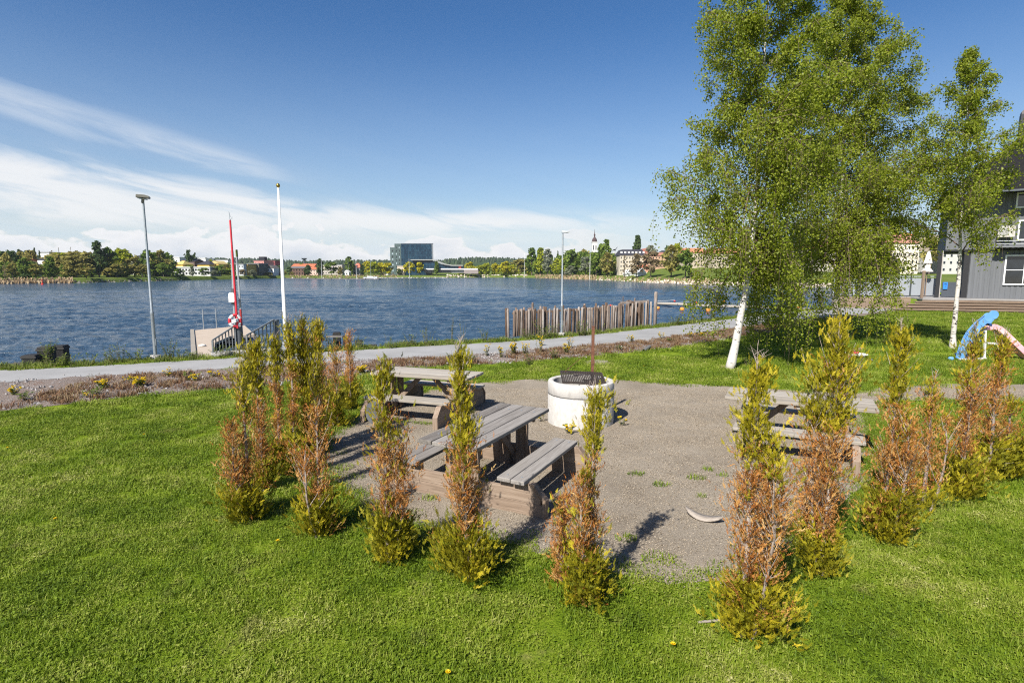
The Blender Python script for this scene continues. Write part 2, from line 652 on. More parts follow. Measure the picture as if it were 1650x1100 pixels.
# the shallows beside the view
e1 = [i * na for i in range(nr)]
e2 = [i * na + na - 1 for i in range(nr)]
o1 = len(mb.v)
mb.v += [(-1000, 13.5, -1), (1000, 13.5, -1)]
mb.f.append(tuple(e1) + (o0, o1))
mb.f.append(tuple(e2[::-1]) + (o1 + 1, o0 + 3))
mb.t += [.5, .5]
mb.m += [0, 0]
tag(mb.build('lake_water', m_water, smooth=True), kind='structure')

# ------------------------------------------------------------------ far shore terrain
SH = [(-500, 462), (0, 457.5), (130, 456), (250, 453), (400, 449.5), (450, 448.2), (700, 447.4), (840, 447), (900, 449), (960, 451), (1040, 455), (1140, 459), (1300, 462), (1500, 464), (2300, 466)]
SHX = [a for a, _ in SH]
SHD = [at(825, b_, -1).y for _, b_ in SH]
KX = [-500, 0, 250, 400, 840, 980, 1060, 1150, 1400, 1500, 2300]
KV = [.012, .012, .014, .022, .012, .03, .075, .08, .06, .05, .05]
sd_of = lambda px: float(np.interp(px, SHX, SHD))


def far_z(px, r):
    k = float(np.interp(px, KX, KV))
    z = -1.5 + min(max(r + .4, 0), 2.4) * .8
    return z + k * min(max(r - 2, 0), 60) + .012 * max(r - 62, 0)


def far_pt(px, r):
    y = sd_of(px) + r
    return Vector(((px - 825) / FOC * y * math.cos(PITCH) * 1.004, y, far_z(px, r)))


m_farland = M('far_meadow', [(.05, .085, .016), (.085, .125, .022), (.12, .15, .032), (.17, .16, .07)], .95, 0, .05, (3, .6, .1), .05, coord='World', fine=.6)
mb = MB()
cpx = list(range(-1100, 2701, 20))
rr = [-1.2, 0, .8, 2, 4, 8, 14, 24, 40, 62, 100, 180, 320, 600, 1200]
for c in cpx:
    for r_ in rr:
        p = far_pt(c, r_)
        mb.v.append((p.x, p.y, p.z - (.15 if r_ > 300 else 0)))
for i in range(len(cpx) - 1):
    for k in range(len(rr) - 1):
        q = i * len(rr) + k
        mb.f.append((q, q + len(rr), q + len(rr) + 1, q + 1))
        mb.t.append(.5)
        mb.m.append(0)
tag(mb.build('far_shore_ground', m_farland, smooth=True), kind='structure')

ridge = [(-500, 408), (0, 410), (120, 411), (250, 414), (430, 415), (480, 419), (560, 418), (640, 418), (690, 421), (730, 415), (765, 413), (800, 413), (850, 416), (950, 421), (1000, 417), (1100, 413), (1300, 403), (1400, 394), (1500, 386), (1700, 380), (2300, 385)]
m_hill = M('wooded_hill', [(.022, .042, .018), (.04, .065, .026), (.06, .08, .03)], .95, 0, .02, (.2, .6, 2), .05, coord='World', fine=.12)
mb = MB()
hp = list(range(-1100, 2701, 20))
ridge_y = lambda px: float(np.interp(px, [a for a, _ in ridge], [b_ for _, b_ in ridge]))
HD = 1250.0
for c in hp:
    top = zat(c, ridge_y(c) + R.uniform(.2, .8), HD).z - 8
    for d_, k in ((560, -.02), (700, .16), (850, .42), (1000, .72), (1130, .92), (HD, 1), (1400, .9), (1700, .3)):
        mb.v.append(((c - 825) / FOC * d_, d_, max(-1, top * k) + (R.uniform(-2, 2) if .1 < k else 0)))
for i in range(len(hp) - 1):
    for k in range(7):
        q = i * 8 + k
        mb.f.append((q, q + 8, q + 9, q + 1))
        mb.t.append(.5)
        mb.m.append(0)
tag(mb.build('hills', m_hill, smooth=True), kind='structure')

# far wood on the hills: nobody could count it
n = 10000
c = rng.uniform(-1080, 2680, n)
fr = np.sqrt(rng.uniform(.15, 1.0, n))
d_ = 620 + (HD + 60 - 620) * fr
topz = np.array([zat(a, ridge_y(a), HD).z - 8 for a in c])
gzz = topz * np.interp(d_, [560, 700, 850, 1000, 1130, HD, 1400], [-.02, .16, .42, .72, .92, 1, .9])
bx, by = (c - 825) / FOC * d_, d_
hh = rng.uniform(3.5, 7.5, n)
rw = hh * rng.uniform(.35, .7, n)
Q = []
for k in range(4):
    a0 = k * math.pi / 2
    a1 = a0 + math.pi / 2
    b0 = np.stack([bx + rw * math.cos(a0), by + rw * math.sin(a0), gzz - 1], 1)
    b1 = np.stack([bx + rw * math.cos(a1), by + rw * math.sin(a1), gzz - 1], 1)
    t0 = np.stack([bx + rw * .25 * math.cos(a0), by + rw * .25 * math.sin(a0), gzz + hh], 1)
    t1 = np.stack([bx + rw * .25 * math.cos(a1), by + rw * .25 * math.sin(a1), gzz + hh], 1)
    Q.append(np.stack([b0, b1, t1, t0], 1))
Q = np.concatenate(Q)
m_wood = M('far_conifers', [(.018, .036, .016), (.04, .064, .028), (.065, .085, .035)], .9, .8, .05, coord='World')
tag(quads('far_wood', Q, np.tile(rng.random(n), 4), m_wood), 'dark green wood covering the far hills', 'wood', kind='stuff')
# ------------------------------------------------------------------ grass, pebbles and litter (nobody could count them)
HIDE = bpy.data.collections.new('scatter_pieces')      # pieces for the scatters, never linked to the scene


def piece(name, Q, tone, mat, col):
    o = quads(name, np.array(Q), tone, mat)
    COL.objects.unlink(o)
    col.objects.link(o)
    return o


def tuft(n, rad, hmin, hmax, w, lean=.6):
    Q, T = [], []
    for i in range(n):
        a, rr_ = R.uniform(0, 6.283), rad * math.sqrt(R.random())
        b0 = np.array((rr_ * math.cos(a), rr_ * math.sin(a), -.004))
        h = R.uniform(hmin, hmax)
        la = R.uniform(0, 6.283)
        l = np.array((math.cos(la), math.sin(la), 0)) * h * R.uniform(.15, lean)
        s = np.array((-math.sin(la), math.cos(la), 0)) * w * R.uniform(.7, 1.3)
        m = b0 + l * .35 + np.array((0, 0, h * .62))
        e = b0 + l + np.array((0, 0, h * R.uniform(.75, 1)))
        t = min(1, max(0, R.gauss(.5, .25)))
        Q += [[b0 - s, b0 + s, m + s * .8, m - s * .8], [m - s * .8, m + s * .8, e + s * .15, e - s * .15]]
        T += [t, min(1, t + .12)]
    return Q, T


def scatter(name, P, col, smin, smax, tilt=.12):
    me = bpy.data.meshes.new(name)
    me.vertices.add(len(P))
    me.vertices.foreach_set('co', np.ascontiguousarray(P, dtype=np.float32).ravel())
    me.update()
    o = link(name, me)
    ng = bpy.data.node_groups.new(name, 'GeometryNodeTree')
    ng.interface.new_socket('Geometry', in_out='INPUT', socket_type='NodeSocketGeometry')
    ng.interface.new_socket('Geometry', in_out='OUTPUT', socket_type='NodeSocketGeometry')
    gi, go = ng.nodes.new('NodeGroupInput'), ng.nodes.new('NodeGroupOutput')
    ip = ng.nodes.new('GeometryNodeInstanceOnPoints')
    ci = ng.nodes.new('GeometryNodeCollectionInfo')
    ci.inputs['Collection'].default_value = col
    ci.inputs['Separate Children'].default_value = True
    ci.inputs['Reset Children'].default_value = True
    rv = ng.nodes.new('FunctionNodeRandomValue')
    rv.data_type = 'FLOAT_VECTOR'
    rv.inputs[0].default_value = (-tilt, -tilt, 0)
    rv.inputs[1].default_value = (tilt, tilt, 6.283)
    rs = ng.nodes.new('FunctionNodeRandomValue')
    rs.data_type = 'FLOAT'
    rs.inputs[2].default_value = smin
    rs.inputs[3].default_value = smax
    L = ng.links.new
    L(gi.outputs[0], ip.inputs['Points'])
    L(ci.outputs[0], ip.inputs['Instance'])
    ip.inputs['Pick Instance'].default_value = True
    L(rv.outputs[0], ip.inputs['Rotation'])
    L(rs.outputs[1], ip.inputs['Scale'])
    L(ip.outputs[0], go.inputs[0])
    md = o.modifiers.new('scatter', 'NODES')
    md.node_group = ng
    return o


gcol = bpy.data.collections.new('grass_pieces')
for k in range(6):
    Q, T = tuft(95, .135, .014, R.choice((.036, .045, .058)), .0028, .8)
    for i in range(16):                              # clover and plantain leaves lying between the blades
        a, rr_ = R.uniform(0, 6.283), .12 * math.sqrt(R.random())
        c_ = np.array((rr_ * math.cos(a), rr_ * math.sin(a), R.uniform(.012, .03)))
        th = R.uniform(0, 6.283)
        u_ = np.array((math.cos(th), math.sin(th), R.uniform(-.4, .4))) * R.uniform(.007, .015)
        w_ = np.array((-math.sin(th), math.cos(th), R.uniform(-.4, .4))) * R.uniform(.004, .010)
        Q.append([c_ - u_, c_ + w_, c_ + u_, c_ - w_])
        T.append(R.uniform(.4, 1))
    piece('grass_tuft', Q, T, m_blade, gcol)


def rand_in(y0, y1, dens):
    P = []
    hw = lambda q: q * 1.05 + 3.2
    n = int(dens * (y1 - y0) * 2.0 * hw((y0 + y1) / 2))
    y = np.sqrt(rng.uniform(y0 * y0, y1 * y1, n))
    x = rng.uniform(-1, 1, n) * hw(y)
    return np.stack([x, y], 1)


def lawn_pts(y0, y1, dens):
    P = rand_in(y0, y1, dens)
    m = pip(P, land_poly)
    P = P[m]
    lake_side = pip(P, path_far + [Vector((-60, 60, 0))][:0] + path_near[::-1])
    bedm = pip(P, path_near + bed_out[::-1])
    gr = pip(P, grav)
    dg = dist_poly(P, grav + [grav[0]])
    keep = ~lake_side & ~(gr & (dg > rng.exponential(.09, len(P)))) & ~(bedm & (rng.random(len(P)) > .04))
    return P[keep]


for y0, y1, dn, s0, s1 in ((1.6, 6.5, 105, .75, 1.2), (6.5, 11, 60, .95, 1.5), (11, 18, 26, 1.3, 2.0), (18, 45, 7, 1.8, 3.0)):
    P = lawn_pts(y0, y1, dn)
    P3 = np.concatenate([P, np.zeros((len(P), 1))], 1)
    tag(scatter('grass', P3, gcol, s0, s1), 'short mown green lawn grass', 'grass', kind='stuff')

# pebbles on the gravel
m_peb = M('pebbles', [(.10, .078, .055), (.21, .168, .12), (.28, .23, .17), (.36, .31, .245)], .9, .9, 5, spec=.1)
pcol = bpy.data.collections.new('pebble_pieces')
for k in range(3):
    Q, T = [], []
    for i in range(26):
        c_ = np.array((R.gauss(0, .07), R.gauss(0, .07), .002))
        s_ = R.uniform(.003, .0065)
        t_ = R.random()
        b_ = [c_ + np.array((math.cos(a) * s_ * R.uniform(.7, 1.3), math.sin(a) * s_ * R.uniform(.7, 1.3), 0)) for a in (0, 1.57, 3.14, 4.71)]
        tp = [c_ + (p - c_) * .5 + np.array((0, 0, s_ * .8)) for p in b_]
        Q.append(tp)
        T.append(t_)
        for j in range(4):
            Q.append([b_[j], b_[(j + 1) % 4], tp[(j + 1) % 4], tp[j]])
            T.append(t_)
    piece('pebble', Q, T, m_peb, pcol)
P = rand_in(4, 13, 60)
P = P[pip(P, grav)]
tag(scatter('pebbles', np.concatenate([P, np.full((len(P), 1), .006)], 1), pcol, .8, 1.5, .03), 'loose grey pebbles strewn on the gravel', 'pebbles', kind='stuff')

# dry ground cover in the bed
m_dry = M('dry_stems', [(.085, .035, .02), (.17, .09, .045), (.26, .19, .11), (.10, .13, .03)], .9, .85, 5, trans=.15)
dcol = bpy.data.collections.new('dry_pieces')
for k in range(4):
    Q, T = tuft(46, .17, .04, .15, .006, 1.1)
    piece('dry_tuft', Q, np.clip(np.array(T) * .7 + (k - 1.5) * .12, 0, 1), m_dry, dcol)
P = rand_in(9, 34, 26)
nz = np.array([math.sin(a * 1.9 + 1) + math.sin(a * .83 + b_ * .6) + .5 * math.sin(a * 4.1) for a, b_ in P])
P = P[pip(P, path_near + bed_out[::-1]) & ((dist_poly(P, path_near) > .55) | (P[:, 0] > -2)) & ((nz > -.4) | (P[:, 0] > 0))]
tag(scatter('ground_cover', np.concatenate([P, np.full((len(P), 1), .03)], 1), dcol, .6, 1.25), 'dry reddish brown ground cover in the bed along the path', 'ground cover', kind='stuff')
# stones between them
scol = bpy.data.collections.new('stone_pieces')
m_stone = M('bed_stones', [(.14, .125, .115), (.25, .23, .22), (.36, .34, .33)], .9, .7, 20)
for k in range(3):
    Q, T = [], []
    for i in range(9):
        c_ = np.array((R.gauss(0, .12), R.gauss(0, .12), .0))
        s_ = R.uniform(.012, .035)
        t_ = R.random()
        b_ = [c_ + np.array((math.cos(a) * s_ * R.uniform(.7, 1.3), math.sin(a) * s_ * R.uniform(.7, 1.3), 0)) for a in (0, 1.57, 3.14, 4.71)]
        tp = [c_ + (p - c_) * .55 + np.array((0, 0, s_ * R.uniform(.5, 1))) for p in b_]
        Q.append(tp)
        T.append(t_)
        for j in range(4):
            Q.append([b_[j], b_[(j + 1) % 4], tp[(j + 1) % 4], tp[j]])
            T.append(t_)
    piece('stone', Q, T, m_stone, scol)
P = rand_in(9, 34, 6)
P = P[pip(P, path_near + bed_out[::-1])]
tag(scatter('bed_stones', np.concatenate([P, np.full((len(P), 1), .045)], 1), scol, .7, 1.3), 'small pale stones scattered in the bed along the path', 'stones', kind='stuff')
# rough green fringe between path and water
P = rand_in(12, 38, 16)
P = P[(pip(P, land_poly)) & (dist_poly(P, path_far) < .95) & ~pip(P, path_far + path_near[::-1]) & ~pip(P, path_near + [Vector((60, -10, 0)), Vector((-60, -10, 0))])]
fcol = bpy.data.collections.new('fringe_pieces')
m_fringe = M('rough_grass', [(.05, .09, .012), (.10, .15, .02), (.17, .19, .05), (.24, .2, .1)], .8, .8, 3, trans=.25)
for k in range(3):
    Q, T = tuft(40, .15, .05, .2, .006, .8)
    piece('fringe_tuft', Q, T, m_fringe, fcol)
tag(scatter('rough_grass', np.concatenate([P, np.zeros((len(P), 1))], 1), fcol, .6, 1.3), 'rough grass fringe between the path and the lake', 'grass', kind='stuff')

# ------------------------------------------------------------------ picnic tables
def picnic_table(loc, rz, label, pale=False):
    t = thing('picnic_table', label, 'picnic table', loc, rz, 'wooden picnic tables on the gravel')
    wm = wood_pale if pale else wood_x
    mb = MB()
    w, L = .192, 2.08
    for i in range(4):
        mb.box(((R.uniform(-.006, .006)), (i - 1.5) * (w + .012), .765 + R.uniform(-.002, .002)), (L, w, .05))
    mb.build('tabletop', wm, t, bevel=.008)
    for s in (-1, 1):
        mb = MB()
        for k in (-.5, .5):
            mb.box((R.uniform(-.01, .01), s * .735 + k * .182, .405), (1.72, .172, .048))
        mb.build('bench_seat', wm, t, bevel=.008)
    for s in (-1, 1):
        x = s * .74
        mb = MB()
        # boards on edge: a long low pair, then a short one under each bench with a chamfered outer end
        mb.box((x, 0, .075), (.06, 2.2, .15))
        mb.box((x, 0, .2255), (.06, 2.14, .147))
        mb.build('end_panel', wood_y, t, bevel=.005)
        for q in (-1, 1):
            mb = MB()
            mb.prism([(q * .56, .300), (q * 1.06, .300), (q * .93, .380), (q * .56, .380)], x - .03, x + .03, 'x')
            mb.build('seat_support', wood_y, t, bevel=.004)
            mb = MB()
            mb.prism([(q * 1.102, 0), (q * 1.142, 0), (q * 1.142, .215), (q * .985, .381), (q * .945, .381), (q * 1.102, .2)], x - .048, x + .048, 'x')
            mb.build('end_cleat', wood_z, t, bevel=.004)
        mb = MB()
        for q in (-.14, .14):
            mb.box((x - s * .06, q, .37), (.05, .18, .74))
        mb.box((x - s * .11, 0, .712), (.045, .72, .055))
        mb.build('leg', wood_z, t, bevel=.004)
        mb = MB()
        mb.bar((x - s * .09, 0, .20), (s * .10, 0, .735), .09, .045, (0, 1, 0))
        mb.build('brace', wood_z, t, bevel=.004)
    for bx_ in (-.74, .74):
        for by_ in (-.3, -.1, .1, .3):
            MB().lathe([(.013, 0), (.013, .004), (0, .006)], n=8, close=False).build('bolt', steel_galv, t, loc=(bx_ + R.uniform(-.01, .01), by_, .791))
        for s in (-1, 1):
            for k in (-.5, .5):
                MB().lathe([(.012, 0), (.012, .004), (0, .006)], n=8, close=False).build('bolt', steel_galv, t, loc=(bx_, s * .735 + k * .182, .429))
    mb = MB()
    mb.box((0, 0, .7215), (.09, .70, .035))
    mb.build('batten', wood_z, t, bevel=.004)
    return t


picnic_table((-.29, 7.16, 0), math.atan2(.89, .45), 'dark grey weathered picnic table nearest the camera, close in front of the concrete fire ring')
picnic_table((-1.68, 10.86, 0), math.atan2(-.325, .945), 'pale bleached picnic table by the path side of the gravel, left of the fire ring', True)
picnic_table((4.5, 8.62, 0), math.atan2(-.45, .89), 'pale bleached picnic table standing alone on the right side of the gravel', True)

slab = MB()
slab.prism([(.23 * math.cos(a), .21 + .22 * math.sin(a)) for a in np.linspace(-.5 * math.pi, 1.5 * math.pi, 26)[:-1]], -.03, .03, 'x')
m_slate = plain('grey_stone_slab', (.075, .08, .09), .8, var=.3)
o = slab.build('stone_slab', m_slate, bevel=.01, loc=at(606, 683))
o.rotation_euler = (-.12, .12, math.radians(60))
tag(o, 'dark grey rounded slab leaning under the bench of the pale table left of the fire ring', 'slab')

# ------------------------------------------------------------------ fire ring with hanging grill
FX, FY = 1.27, 10.12
m_ring = M('stained_concrete', [(.30, .28, .25), (.42, .40, .37), (.48, .46, .43), (.52, .50, .47)], .9, 0, 2.6, (70, .3, .008), .2, stretch=(1.6, 1.6, .9), fine=11, nrange=(.2, .72))
t = thing('fire_ring', 'white concrete well ring used as a fire pit in the middle of the gravel', 'fire pit', (FX, FY, 0))
mb = MB()
mb.lathe([(.605, -.02), (.607, .53), (.600, .545), (.600, .555), (.607, .565), (.607, .745), (.597, .772), (.575, .78), (.525, .78), (.505, .765), (.50, .30), (0, .30)], n=72, close=False)
mb.build('ring_wall', m_ring, t, smooth=True).modifiers.new('edge', 'EDGE_SPLIT').split_angle = math.radians(35)
m_ash = M('ash', [(.07, .065, .06), (.2, .19, .18)], .95, 0, 9, (30, .8, .03))
mb = MB()
mb.lathe([(.499, .302), (.35, .33), (.15, .37), (0, .36)], n=28, close=False)
mb.build('ash_bed', m_ash, t, smooth=True)
mb = MB()
for k in range(46):                                      # cracked mortar between the two rings
    a0, a1 = 6.283 * k / 46, 6.283 * (k + 1) / 46
    z0, z1 = .55 + .004 * math.sin(k * 2.3), .55 + .004 * math.sin((k + 1) * 2.3)
    mb.bar((.606 * math.cos(a0), .606 * math.sin(a0), z0), (.606 * math.cos(a1), .606 * math.sin(a1), z1), .008, .010 + .006 * R.random())
mb.build('joint', plain('dark_joint', (.10, .095, .09), .95), t)

t = thing('grill_grate', 'rusty barbecue grate hung by chains from a post inside the fire ring', 'grill', (FX + .24, FY + .22, .3))
mb = MB()
mb.box((0, 0, .72), (.052, .052, 1.44))
mb.box((0, 0, 1.445), (.06, .06, .012))
mb.build('post', rust, t, bevel=.003)
rot = Matrix.Rotation(math.radians(12), 3, 'X') @ Matrix.Rotation(math.radians(3), 3, 'Y')
c0 = Vector((-.22, -.30, .535))
mb = MB()
for a, b_ in (((-.38, -.25), (.38, -.25)), ((.38, -.25), (.38, .25)), ((.38, .25), (-.38, .25)), ((-.38, .25), (-.38, -.25))):
    mb.bar(c0 + rot @ Vector((*a, 0)), c0 + rot @ Vector((*b_, 0)), .022, .045, mi=0)
for k in range(1, 24):
    x = -.38 + .76 * k / 24
    mb.bar(c0 + rot @ Vector((x, -.25, .012)), c0 + rot @ Vector((x, .25, .012)), .017, .010, mi=1)
for k in range(1, 12):
    y = -.25 + .5 * k / 12
    mb.bar(c0 + rot @ Vector((-.38, y, .004)), c0 + rot @ Vector((.38, y, .004)), .009, .007, mi=1)
mb.build('grate', [soot, soot], t)
mb = MB()
mb.bar(c0 + Vector((.02, -.02, -.06)), c0 + Vector((.34, 0, -.06)), .3, .01)
mb.build('drip_plate', soot, t)
for xx in (-.30, .27):
    mb = MB()
    a, b_ = c0 + rot @ Vector((xx, .22, .02)), Vector((0, 0, 1.05))
    for k in range(22):
        p, q = a.lerp(b_, k / 22), a.lerp(b_, (k + .8) / 22)
        mb.bar(p, q, .010 if k % 2 else .005, .005 if k % 2 else .010)
    mb.build('chain', rust, t)
o = MB().bar((-.2, 0, 0), (.22, .03, .02), .03, .025).build('stick', wood_pale, bevel=.004, loc=(FX + .1, FY + .48, .80))
tag(o, 'pale split stick lying on the back rim of the fire ring', 'stick')

# driftwood on the gravel
wood_drift = M('driftwood_grey', [(.16, .13, .10), (.30, .26, .22), (.40, .36, .32)], .9, .1, 6, (20, .6, .006), .15, stretch=(.6, 7, 7), fine=22)
mb = MB()
n = 13
for i in range(n - 1):
    def pr(k):
        u = k / (n - 1) * 2 - 1
        w = .046 * math.sqrt(max(.02, 1 - u * u))
        cz = .014 + .045 * u * u
        cy = .05 * u * u
        x = u * .21
        return [Vector((x, cy - w, cz)), Vector((x, cy + w, cz + .02)), Vector((x, cy + w, cz + .034)), Vector((x, cy - w, cz + .018))]
    a, b_ = pr(i), pr(i + 1)
    mb.add(a + b_, [(0, 1, 5, 4), (1, 2, 6, 5), (2, 3, 7, 6), (3, 0, 4, 7)] + ([(0, 3, 2, 1)] if i == 0 else []) + ([(4, 5, 6, 7)] if i == n - 2 else []), tone=.5)
o = mb.build('driftwood', wood_drift, smooth=True, loc=at(1132, 838))
o.rotation_euler = (.15, 0, math.radians(-38))
tag(o, 'pale curved piece of driftwood lying on the gravel right of the nearest table', 'driftwood')
o = MB().bar((-.09, 0, .012), (.1, .02, .016), .02, .012).build('wood_chip', wood_drift, bevel=.003, loc=at(1143, 1004))
tag(o, 'small pale wood chip lying on the lawn beside the nearest thuja', 'wood chip')
# ------------------------------------------------------------------ thujas
def spray(kind):
    Q = []

    def strip(p, a, L, w, bend):
        d = np.array((math.cos(a), math.sin(a), 0))
        n_ = np.array((-math.sin(a), math.cos(a), 0))
        e = p + d * L + np.array((0, 0, bend))
        Q.append([p - n_ * w, p + n_ * w, e + n_ * w * .55, e - n_ * w * .55])
        return e
    y90 = math.pi / 2
    p = np.zeros(3)
    a = y90
    for k in range(3):
        q = strip(p, a, .33, .026, -.03 * k)
        for s in (-1, 1):
            for f in (.25, .75):
                if R.random() < .14:
                    continue
                b0 = p + (q - p) * f
                L = (.36 - .085 * (k + f)) * R.uniform(.75, 1.2)
                e = strip(b0, a + s * R.uniform(.4, .7), L, .028, R.uniform(-.06, .03))
                if kind == 'live' and L > .2:
                    strip(b0 + (e - b0) * .5, a + s * .15, L * .5, .027, -.02)
                    strip(b0 + (e - b0) * .55, a + s * 1.2, L * .42, .027, -.02)
        p = q
        a += R.uniform(-.15, .15)
    if kind == 'dead':
        Q = [[v + np.array((0, 0, .35 * v[1] * v[1] * R.uniform(.6, 1.2))) for v in q] for q in Q if R.random() < .7]
    return np.array(Q)


LIVE = [spray('live') for _ in range(5)]
DEAD = [spray('dead') for _ in range(5)]


def place_sprays(tmpl, pos, dirs, size, tone):
    """turn copies of the sprays into one cloud of quads"""
    pos, dirs, size, tone = map(np.asarray, (pos, dirs, size, tone))
    n = len(pos)
    d = dirs / np.linalg.norm(dirs, axis=1, keepdims=True)
    r_ = rng.normal(size=(n, 3))
    z = r_ - d * np.sum(r_ * d, 1, keepdims=True)
    z /= np.linalg.norm(z, axis=1, keepdims=True)
    x = np.cross(d, z)
    which = rng.integers(0, len(tmpl), n)
    QQ, TT = [], []
    for k, T_ in enumerate(tmpl):
        m = which == k
        B = np.stack([x[m], d[m], z[m]], 2)                     # columns
        V = np.einsum('nij,qkj->nqki', B, T_) * size[m][:, None, None, None] + pos[m][:, None, None, :]
        QQ.append(V.reshape(-1, 4, 3))
        TT.append(np.clip(np.repeat(tone[m], len(T_)) + rng.normal(0, .07, m.sum() * len(T_)), 0, 1))
    return np.concatenate(QQ), np.concatenate(TT)


m_live = M('thuja_green', [(.05, .062, .008), (.165, .165, .009), (.34, .285, .012), (.52, .40, .025)], .6, .85, 2.5, spec=.25, trans=.2)
m_dead = M('thuja_rust', [(.18, .058, .016), (.39, .152, .036), (.50, .275, .085), (.55, .38, .17)], .85, .9, 2.5, spec=.1, trans=.2)
m_bark = M('thuja_bark', [(.13, .10, .08), (.27, .22, .185), (.40, .34, .30)], .9, .5, 14, (50, .5, .005), stretch=(3, 3, .6))


def thuja(px, py, ytop, label, skirt=.26, skr=.30, midr=.15, top=.58, topr=.13, stems=2, dens=1.0, live_top=.94, mid_live=.08, tip=0, lean=(0, 0), skirt_live=.93, warm=0.0):
    skirt = max(.12, skirt - .06)
    base = at(px, py)
    H = zat(px, ytop, base.y).z
    t = thing('thuja', label, 'thuja', base, 0, 'half-dead thujas planted around the gravel')
    paths = []
    for s in range(stems):
        a = R.uniform(0, 6.283)
        h = H * (1 if s == 0 else R.uniform(.55, .82))
        r0 = .0 if s == 0 else R.uniform(.03, .07)
        off = Vector((math.cos(a), math.sin(a), 0))
        P_ = []
        for k in range(9):
            u = k / 8
            w = off * (r0 + (.02 + .09 * (s > 0)) * math.sin(u * 2.2) * (1 if s else .4))
            P_.append(Vector((w.x + lean[0] * u * u + R.gauss(0, .006), w.y + lean[1] * u * u + R.gauss(0, .006), u * h - .03)))
        paths.append((P_, h))
    mb = MB()
    for s, (P_, h) in enumerate(paths):
        mb.tube(P_, [(.022 if s == 0 else .015) * (1 - .85 * k / 8) + .002 for k in range(9)], 6)
    lp, ld, ls, lt, dp, dd, dsz, dt = [], [], [], [], [], [], [], []
    nb = int(105 * H * dens)
    clump = [R.uniform(.2, 1.4) for _ in range(40)]
    for i in range(nb):
        s = 0 if R.random() < .62 or stems == 1 else R.randrange(1, stems)
        P_, h = paths[s]
        u = R.random() ** 1.05 * .97
        if u < skirt and s == 0 and R.random() < .05:
            continue
        f = u * h / H                                        # height as a share of the whole plant
        k = min(7, int(u * 8))
        p = P_[k].lerp(P_[k + 1], u * 8 - k)
        az_ = R.uniform(0, 6.283)
        if f < skirt:
            q = f / skirt
            r = skr * (1.08 - .16 * q) * (.62 + .38 * min(1, q * 3)) * (1 if q < .75 else .8)
            live = R.random() < skirt_live
            el = R.uniform(.05, .9)
        elif f < top:
            q = (f - skirt) / (top - skirt)
            r = midr * (1.1 - .35 * abs(q - .3))
            live = R.random() < mid_live + .3 * max(0, 1 - q * 8) + .5 * max(0, q * 6 - 5)
            el = R.uniform(.6, 1.2)
        else:
            q = (f - top) / (1 - top)
            r = topr * (min(1, .7 + q * 1.6) if q < .25 else 1.1) * min(1, (1 - q) * 1.7) ** .75 + .014
            live = R.random() < live_top
            el = R.uniform(.65, 1.25)
        r *= clump[int(az_ / 6.284 * 5) * 8 + min(7, int(f * 8))] * R.uniform(.6, 1.15)
        r = max(r, .03)
        out = Vector((math.cos(az_) * math.cos(el), math.sin(az_) * math.cos(el), math.sin(el)))
        L = r / max(.35, math.cos(el))
        e = p + out * L * .85 + Vector((0, 0, .03 * R.random()))
        if f > skirt * .6:
            mb.tube([p, p.lerp(e, .5) + Vector((0, 0, -.01)), e], [.0042, .003, .0015], 3, cap=False)
        branch_tone = .5 + .10 * math.sin(az_ * 2 + i) + R.gauss(0, .11) + (.10 if f > top else 0)  # foliage tone of this branch, varied at random, yellower in the top plume
        ns = int((32 if f < skirt else (18 if f < top and not live else 23)) * (.6 + r * 3.2))
        for j in range(max(3, ns)):
            w = R.uniform(.22, 1.02)
            sp = .022 + .045 * w * min(1, r / .2)
            pos = p.lerp(e, w) + Vector((R.gauss(0, sp), R.gauss(0, sp), R.gauss(0, sp)))
            if pos.z < .03:
                pos.z = .03 + R.random() * .06
            dv = out * .55 + Vector((R.gauss(0, .35), R.gauss(0, .35), .62 + R.gauss(0, .25)))
            if live:
                lp.append(pos); ld.append(dv); ls.append(R.uniform(.05, .092) * (1 if f < skirt else .86)); lt.append(branch_tone + warm + R.gauss(0, .1))
            else:
                dv = dv + Vector((R.gauss(0, .4), R.gauss(0, .4), R.gauss(0, .4)))
                dp.append(pos); dd.append(dv); dsz.append(R.uniform(.042, .085)); dt.append(.45 + .16 * math.sin(i * .7) + R.gauss(0, .2))
    # ragged leader shoots at the tip
    for j in range(tip):
        p = paths[0][0][-1]
        a = R.uniform(0, 6.283)
        e = p + Vector((math.cos(a) * .05, math.sin(a) * .05, R.uniform(.05, .16)))
        mb.tube([p - Vector((0, 0, .15)), p, e], [.005, .004, .0012], 4, cap=False)
        for q in range(3):
            b_ = p.lerp(e, R.uniform(.2, .9))
            mb.tube([b_, b_ + Vector((R.gauss(0, .03), R.gauss(0, .03), .04))], [.0025, .001], 3, cap=False)
    mb.build('stem', m_bark, t)
    if lp:
        Q, T = place_sprays(LIVE, lp, ld, ls, lt)
        quads('green_foliage', Q, T, m_live, t)
    if dp:
        Q, T = place_sprays(DEAD, dp, dd, dsz, dt)
        quads('dead_foliage', Q, T, m_dead, t)
    return t


